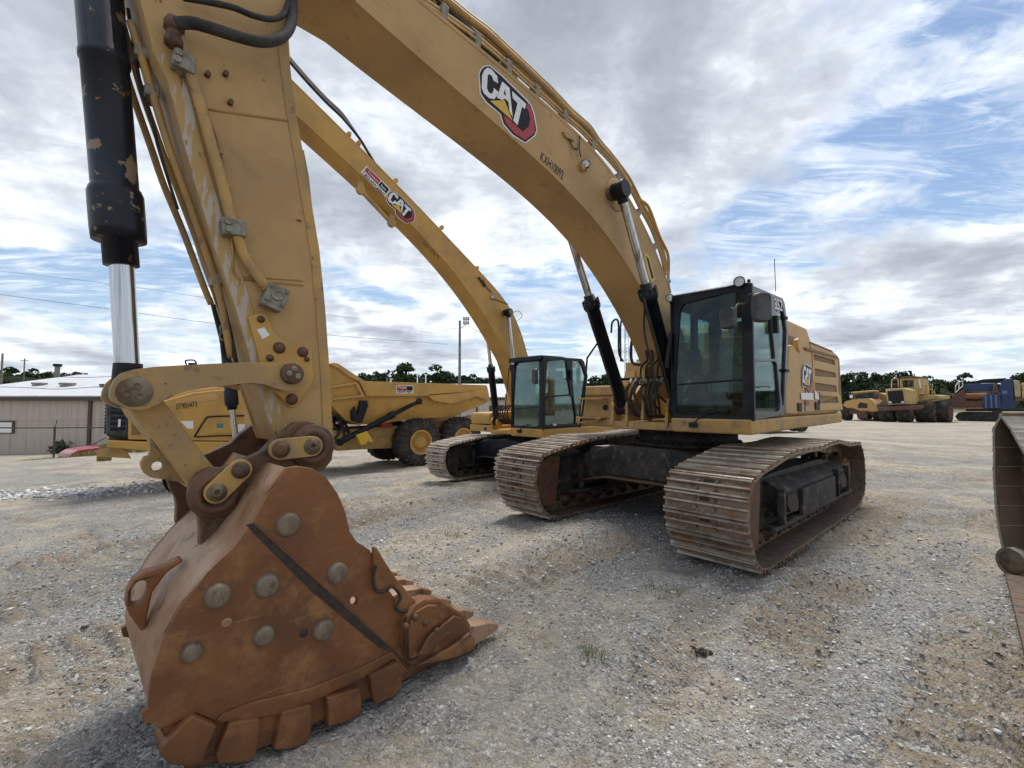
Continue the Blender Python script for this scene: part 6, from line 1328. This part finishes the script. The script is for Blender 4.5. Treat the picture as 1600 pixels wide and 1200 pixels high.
# ------------------------------------------------------------ track of another machine at the right edge
F5=Frame(5.25,4.95,0,-PI/2)
o=thing('crawler_machine','rusty crawler track of another machine cut off by the right edge of the yard view','crawler',F5)
q5=[F5.y(u,v,0) for u,v in((1576,884),(1562,850),(1554,800),(1551,750),(1550,700),(1551,655))]
prof5=[(p.x,p.z) for p in q5]+[(.06,1.69),(.12,1.62),(.20,1.49),(.27,1.34),(.34,1.20),(.6,.98),(1.2,.90),(1.9,.84),(2.3,.66),(2.42,.42),(2.3,.16),(1.9,.03),(1.0,.02),(.4,.02)]
OTP=pmat('pale dusty shoe face',(.40,.36,.29),.75,0,(.33,.29,.23),6,(.4,.6),bump=.002,bs=60)
SHI=pmat('brown grimy shoe back',(.15,.10,.065),.8,0,(.11,.072,.048),3,(.4,.6),(.20,.145,.095),8,(.55,.7),bump=.003,bs=40)
tbt=_tb(prof5,0,.85,34,o,mats=[OTP,PINS,SEAM,SHI,OTP],hh=.007)
m=MB(); c=F5.y(1586,902,-.10); m.mat(0).lathe((c.x,-.14,max(c.z,.16)),(0,1,0),[(0,0),(0,.06),(.01,.07),(.01,.12),(.03,.125)],24); m.mat(1).lathe((c.x,-.13,max(c.z,.16)),(0,1,0),[(0,.122),(-.01,.145),(.07,.15),(.075,0)],24); m.build('roller',[PINS,GALV],o)
a0=Vector((2.95,2.62,0)); a1=Vector((4.69,4.36,0)); dd=(a1-a0).normalized(); sd_=Vector((dd.y,-dd.x,0)); L_=(a1-a0).length+.0; k=0
while k*.2<L_+1.2:
    m=MB(); p0_=a0+dd*(k*.2-1.0); 
    P_=[]
    for zz in(0,.055):
        for (s_,w_) in((.004,0),(.196,0),(.196,.9),(.004,.9)): wp=p0_+dd*s_+sd_*w_; g_=gz(wp.x,wp.y)+.035; l=F5.loc(Vector((wp.x,wp.y,g_+zz))); P_.append(l)
    m.hexa(P_); m.build('track_shoe',STLI,o,.006); k+=1
# ------------------------------------------------------------ small things on the ground
def ground_at(u,v):
    d=ray(u,v); t_=-CAMH/d.z; p=Vector((0,0,CAMH))+d*t_
    for _ in range(4): z=gz(p.x,p.y); t_=(z-CAMH)/d.z; p=Vector((0,0,CAMH))+d*t_
    return p
p=ground_at(1097,1022); rr=random.Random(2)
m=MB()
for k in range(26):
    c=Vector((rr.gauss(0,.035),rr.gauss(0,.02),rr.uniform(0,.03))); r=rr.uniform(.008,.02); m.lathe(c-Vector((0,0,r)),(rr.random(),rr.random(),1),[(0,0),(r*.5,r),(r*1.2,r*.8),(r*1.6,0)],6)
o=m.build('dirt_clod',pmat('dark mud clod',(.035,.035,.022),.95,0,(.07,.06,.035),60,(.4,.6)),None); o.location=p+Vector((0,0,.004)); tag(o,'dark crumbled clod of mud lying alone on the gravel in the foreground','clod')
GR=pmat('yard weeds',(.085,.13,.035),.8,0,(.17,.17,.07),3,(.4,.6))
def tufts(name,label,spots,seed,kind='grass'):
    r_=random.Random(seed); m=MB()
    for (x,y,rad,n,h) in spots:
        for k in range(n):
            a=r_.random()*2*PI; q=rad*math.sqrt(r_.random()); bx,by=x+math.cos(a)*q,y+math.sin(a)*q; z=gz(bx,by); hh=h*r_.uniform(.4,1.2); la=r_.random()*2*PI; ln=hh*r_.uniform(.3,1.5); w_=h*.028+.0010
            t1=Vector((bx+math.cos(la)*ln*.4,by+math.sin(la)*ln*.4,z+hh*.7)); t2=Vector((bx+math.cos(la)*ln,by+math.sin(la)*ln,z+hh)); sx=Vector((-math.sin(la)*w_,math.cos(la)*w_,0)); b0=Vector((bx,by,z))
            m.add([b0-sx,b0+sx,t1+sx*.7,t1-sx*.7,t2],[(0,1,2,3),(3,2,4)],False)
    o=m.build(name,GR,None); tag(o,label,kind); o['kind']='stuff'; return o
sp_=[]
for (u,v,rad,n,h) in((1035,928,.18,110,.07),(1010,940,.10,20,.04),(928,1028,.10,70,.06),(915,1012,.06,20,.04),(1017,998,.03,12,.035),(1028,1004,.02,8,.03),(985,965,.12,22,.035),(1010,860,.3,40,.04),(706,836,.12,40,.07),(720,840,.08,20,.05),(98,945,.12,30,.03),(930,985,.25,30,.025),(1060,910,.3,24,.03)):
    p=ground_at(u,v); sp_.append((p.x,p.y,rad,n,h))
tufts('weeds','small green weeds sprouting through the foreground gravel',sp_,4)
sp_=[]; r_=random.Random(8)
for k in range(420):
    u=r_.uniform(-60,260); y_=r_.uniform(24.5,27); x_=(u-800)/FPX*y_; 
    s_=.5*y_-.6*x_
    if 25.4<s_<28.2: sp_.append((x_,y_,.25,10,.22 if r_.random()<.75 else .42))
for k in range(60): u=r_.gauss(70,9); y_=25.6; sp_.append(((u-800)/FPX*y_,y_+r_.uniform(-.5,.3),.3,26,.42))
tufts('bank_grass','rough grass along the top of the bank by the wire fence',sp_,5)
m=MB(); r_=random.Random(3)
for k in range(150):
    u=r_.gauss(98,8); y_=37.4+r_.uniform(-.4,.3); x_=(u-800)/FPX*y_; z=gz(x_,y_)+abs(r_.gauss(0,.38)); a=Vector((r_.uniform(-1,1),r_.uniform(-1,1),r_.uniform(-.2,1))).normalized()*.22; b_=a.orthogonal().normalized()*.09; c=Vector((x_,y_,z)); m.add([c-a,c+b_,c+a,c-b_],[(0,1,2,3)],False)
o=m.build('shrub',pmat('dark shrub leaves',(.035,.045,.022),.9,0,(.07,.065,.04),4,(.4,.6)),None); tag(o,'scraggly dark shrub growing against the tan warehouse wall','shrub')
# ------------------------------------------------------------ trees
def leafmat(name,c1,c2,c3):
    m=bpy.data.materials.new(name); m.use_nodes=True; t=NT(m.node_tree); b=t.n['Principled BSDF']
    a=t.new('ShaderNodeAttribute',attribute_name='tone'); g=t.new('ShaderNodeNewGeometry').outputs['Position']
    f=t.math('ADD',t.math('MULTIPLY',a.outputs['Fac'],.6),t.math('MULTIPLY',t.noise(g,.12,4,.6),.5))
    t.put(b,'Base Color',t.ramp(f,[(.25,c1),(.62,c2),(.95,c3)])); b.inputs['Roughness'].default_value=.85; b.inputs['Specular IOR Level'].default_value=.15; MATS[name]=m; return m
LEAF=leafmat('summer foliage',(.012,.022,.009),(.026,.044,.016),(.055,.078,.026))
BARK=pmat('grey brown bark',(.09,.075,.06),.9)
def crown_arrays(cx,cy,cz,R,H,n,r):
    """leaf clumps over a handful of lumps; returns quad vertices and tones"""
    nl=r.integers(12,18); z_=r.random(nl)*.80-.40; w_=np.sqrt(np.clip(1-(z_/.52)**2,0,1)); a_=r.random(nl)*2*PI; q_=np.sqrt(r.random(nl))*.75*w_; lc=np.stack([np.cos(a_)*q_*R,np.sin(a_)*q_*R,z_*H],-1); lr=R*(.30+.28*r.random(nl)); lt=r.random(nl)
    k=r.integers(0,nl,n); d=r.normal(size=(n,3)); d/=np.linalg.norm(d,axis=1)[:,None]; d[:,2]=np.abs(d[:,2])*.9-.12+.0*d[:,2]
    c=lc[k]+d*lr[k][:,None]*(.75+.35*r.random(n))[:,None]
    c+=np.array([cx,cy,cz]); a=d+r.normal(0,.6,(n,3)); u=np.cross(a,r.normal(size=(n,3))); u/=np.linalg.norm(u,axis=1)[:,None]+1e-6; a/=np.linalg.norm(a,axis=1)[:,None]+1e-6; v=np.cross(a,u)
    s=(R*.115*(.5+.9*r.random(n)))[:,None]; V=np.stack([c-u*s,c+v*s*.8,c+u*s,c-v*s*.8],1); tone=np.clip(lt[k]*.55+.45*r.random(n),0,1); return V,tone
def quads_obj(name,V,T_,mat,parent=None):
    me=bpy.data.meshes.new(name); n=len(V); me.vertices.add(n*4); me.vertices.foreach_set('co',V.reshape(-1)); me.loops.add(n*4); me.polygons.add(n); me.loops.foreach_set('vertex_index',np.arange(n*4,dtype=np.int32)); me.polygons.foreach_set('loop_start',(np.arange(n)*4).astype(np.int32)); me.update(); me.validate()
    at=me.attributes.new('tone','FLOAT','POINT'); at.data.foreach_set('value',np.repeat(T_,4).astype(np.float32)); me.materials.append(mat); o=bpy.data.objects.new(name,me); C.objects.link(o); o.parent=parent; return o
TOPX=[-900,-300,0,40,75,110,150,190,240,400,520,560,600,640,680,720,780,900,960,1100,1310,1340,1400,1440,1480,1500,1530,1560,1600,1900,2600]
TOPY=[560,566,566,570,574,576,579,583,584,590,580,579,578,577,576,580,585,590,581,584,580,577,576,581,594,590,597,600,594,590,590]
r=np.random.default_rng(21); VV=[];TT=[]
for row,(D0,kk) in enumerate(((225,1.0),(214,.93),(203,.86),(188,.76),(168,.60))):
    az=-64.0
    while az<64:
        a=math.radians(az); D=D0*(1+.04*r.normal()); x=D*math.tan(a) if abs(az)<48 else D*math.sin(a)*1.35; y=D if abs(az)<48 else D*math.cos(a)*1.35
        u=800+FPX*x/y; top=CAMH+(630.6-float(np.interp(u,TOPX,TOPY)))/FPX*y*kk; top+=r.normal()*.45*kk-.3; base=-2.7; Ht=top-base
        R=r.uniform(3.2,5.6); crH=max(5,Ht*.8)
        V,tn=crown_arrays(x,y,base+Ht*.50,R,Ht*1.0,int(820),r); VV.append(V);TT.append(tn); az+=math.degrees(R*.95/D)
fo=quads_obj('tree_line',np.concatenate(VV),np.concatenate(TT),LEAF); tag(fo,'dense dark green wood closing the yard beyond the warehouses and machines','woodland'); fo['kind']='stuff'
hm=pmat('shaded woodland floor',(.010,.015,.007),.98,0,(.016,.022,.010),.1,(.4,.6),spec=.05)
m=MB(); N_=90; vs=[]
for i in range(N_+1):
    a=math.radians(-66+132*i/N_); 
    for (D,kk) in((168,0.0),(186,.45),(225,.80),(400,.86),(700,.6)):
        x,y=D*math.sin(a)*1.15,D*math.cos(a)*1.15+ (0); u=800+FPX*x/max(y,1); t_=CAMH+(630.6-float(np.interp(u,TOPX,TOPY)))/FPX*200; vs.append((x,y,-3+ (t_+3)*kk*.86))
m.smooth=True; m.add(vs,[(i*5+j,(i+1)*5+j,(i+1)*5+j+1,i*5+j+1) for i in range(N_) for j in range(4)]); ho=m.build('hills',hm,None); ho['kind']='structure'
def tree(u,D,ytop,R,label):
    x=(u-800)/FPX*D; top=CAMH+(630.6-ytop)/FPX*D; H=top+2.7; o=thing('broadleaf_tree',label,'tree',None,(x,D,-2.7),0,'trees standing out of the wood')
    m=MB(); m.tube([(0,0,0),(.1,0,H*.3),(-.1,.1,H*.6),(0,0,H*.85)],lambda t:.45*(1-t*.8),8,3)
    for k in range(6): a=k*1.05; m.tube([(0,0,H*(.35+.06*k)),(math.cos(a)*R*.4,math.sin(a)*R*.4,H*(.5+.06*k)),(math.cos(a)*R*.7,math.sin(a)*R*.7,H*(.58+.06*k))],lambda t:.16*(1-t*.7),6,3)
    m.build('trunk',BARK,o); V,tn=crown_arrays(0,0,H*.62,R,H*.85,1100,r); quads_obj('crown',V,tn,LEAF,o)
tree(631,150,571,5.0,'rounded dark tree rising above the wood over the dump truck body')
tree(680,152,573,4.6,'pointed tree in the wood just left of the floodlight pole')
tree(1508,140,585,3.8,'open crowned tree above the blue rock crusher')
tree(1600,135,588,4.5,'tree at the right edge behind the crusher cabinets')
# ------------------------------------------------------------ meshes of several loose pieces become one object per piece
def islands(me):
    n=len(me.vertices); par=list(range(n))
    def f(a):
        while par[a]!=a: par[a]=par[par[a]]; a=par[a]
        return a
    for e in me.edges: a,b=f(e.vertices[0]),f(e.vertices[1]); par[a]=b
    g={}
    for p in me.polygons: g.setdefault(f(p.vertices[0]),[]).append(p.index)
    return list(g.values())
def split_pieces(o):
    me=o.data
    key={}
    for p in me.polygons:
        pass
    # weld coincident vertices so that separately added faces of one solid count as one piece
    import bmesh
    bm=bmesh.new(); bm.from_mesh(me); bmesh.ops.remove_doubles(bm,verts=bm.verts,dist=.0002); bm.to_mesh(me); bm.free()
    gs=islands(me)
    if len(gs)<2: return
    vs=[tuple(v.co) for v in me.vertices]
    for k,g in enumerate(gs):
        mp={}; V=[];Fc=[];M_=[];S_=[]
        for pi in g:
            p=me.polygons[pi]; ff=[]
            for v in p.vertices:
                if v not in mp: mp[v]=len(V); V.append(vs[v])
                ff.append(mp[v])
            Fc.append(ff); M_.append(p.material_index); S_.append(p.use_smooth)
        nm=bpy.data.meshes.new(me.name); nm.from_pydata(V,[],Fc)
        for mt in me.materials: nm.materials.append(mt)
        nm.polygons.foreach_set('material_index',M_); nm.polygons.foreach_set('use_smooth',S_); nm.update()
        if k==0: o.data=nm
        else:
            c=o.copy(); c.data=nm; C.objects.link(c)
SPLIT={'door_handle','pipe_block','hand_rail','weld_seam','pocket_shade','lamp_bracket','cylinder_bracket','stick_cylinder_bracket','boom_foot_bracket','edge_flange','front_flange','warning_decal','headlight','tow_eye','lamp_cable','thin_line','grease_hose','looping_hose','hose_bracket','tower_leg','safety_decal','front_pipe','panel_trim_slot','hydraulic_hose','hose_coupling','boom_pipe','idler_guard','door_hinge','pipe_clamp','boom_hose'}
for o in list(C.objects):
    if o.type=='MESH' and o.name.split('.')[0] in SPLIT: split_pieces(o)
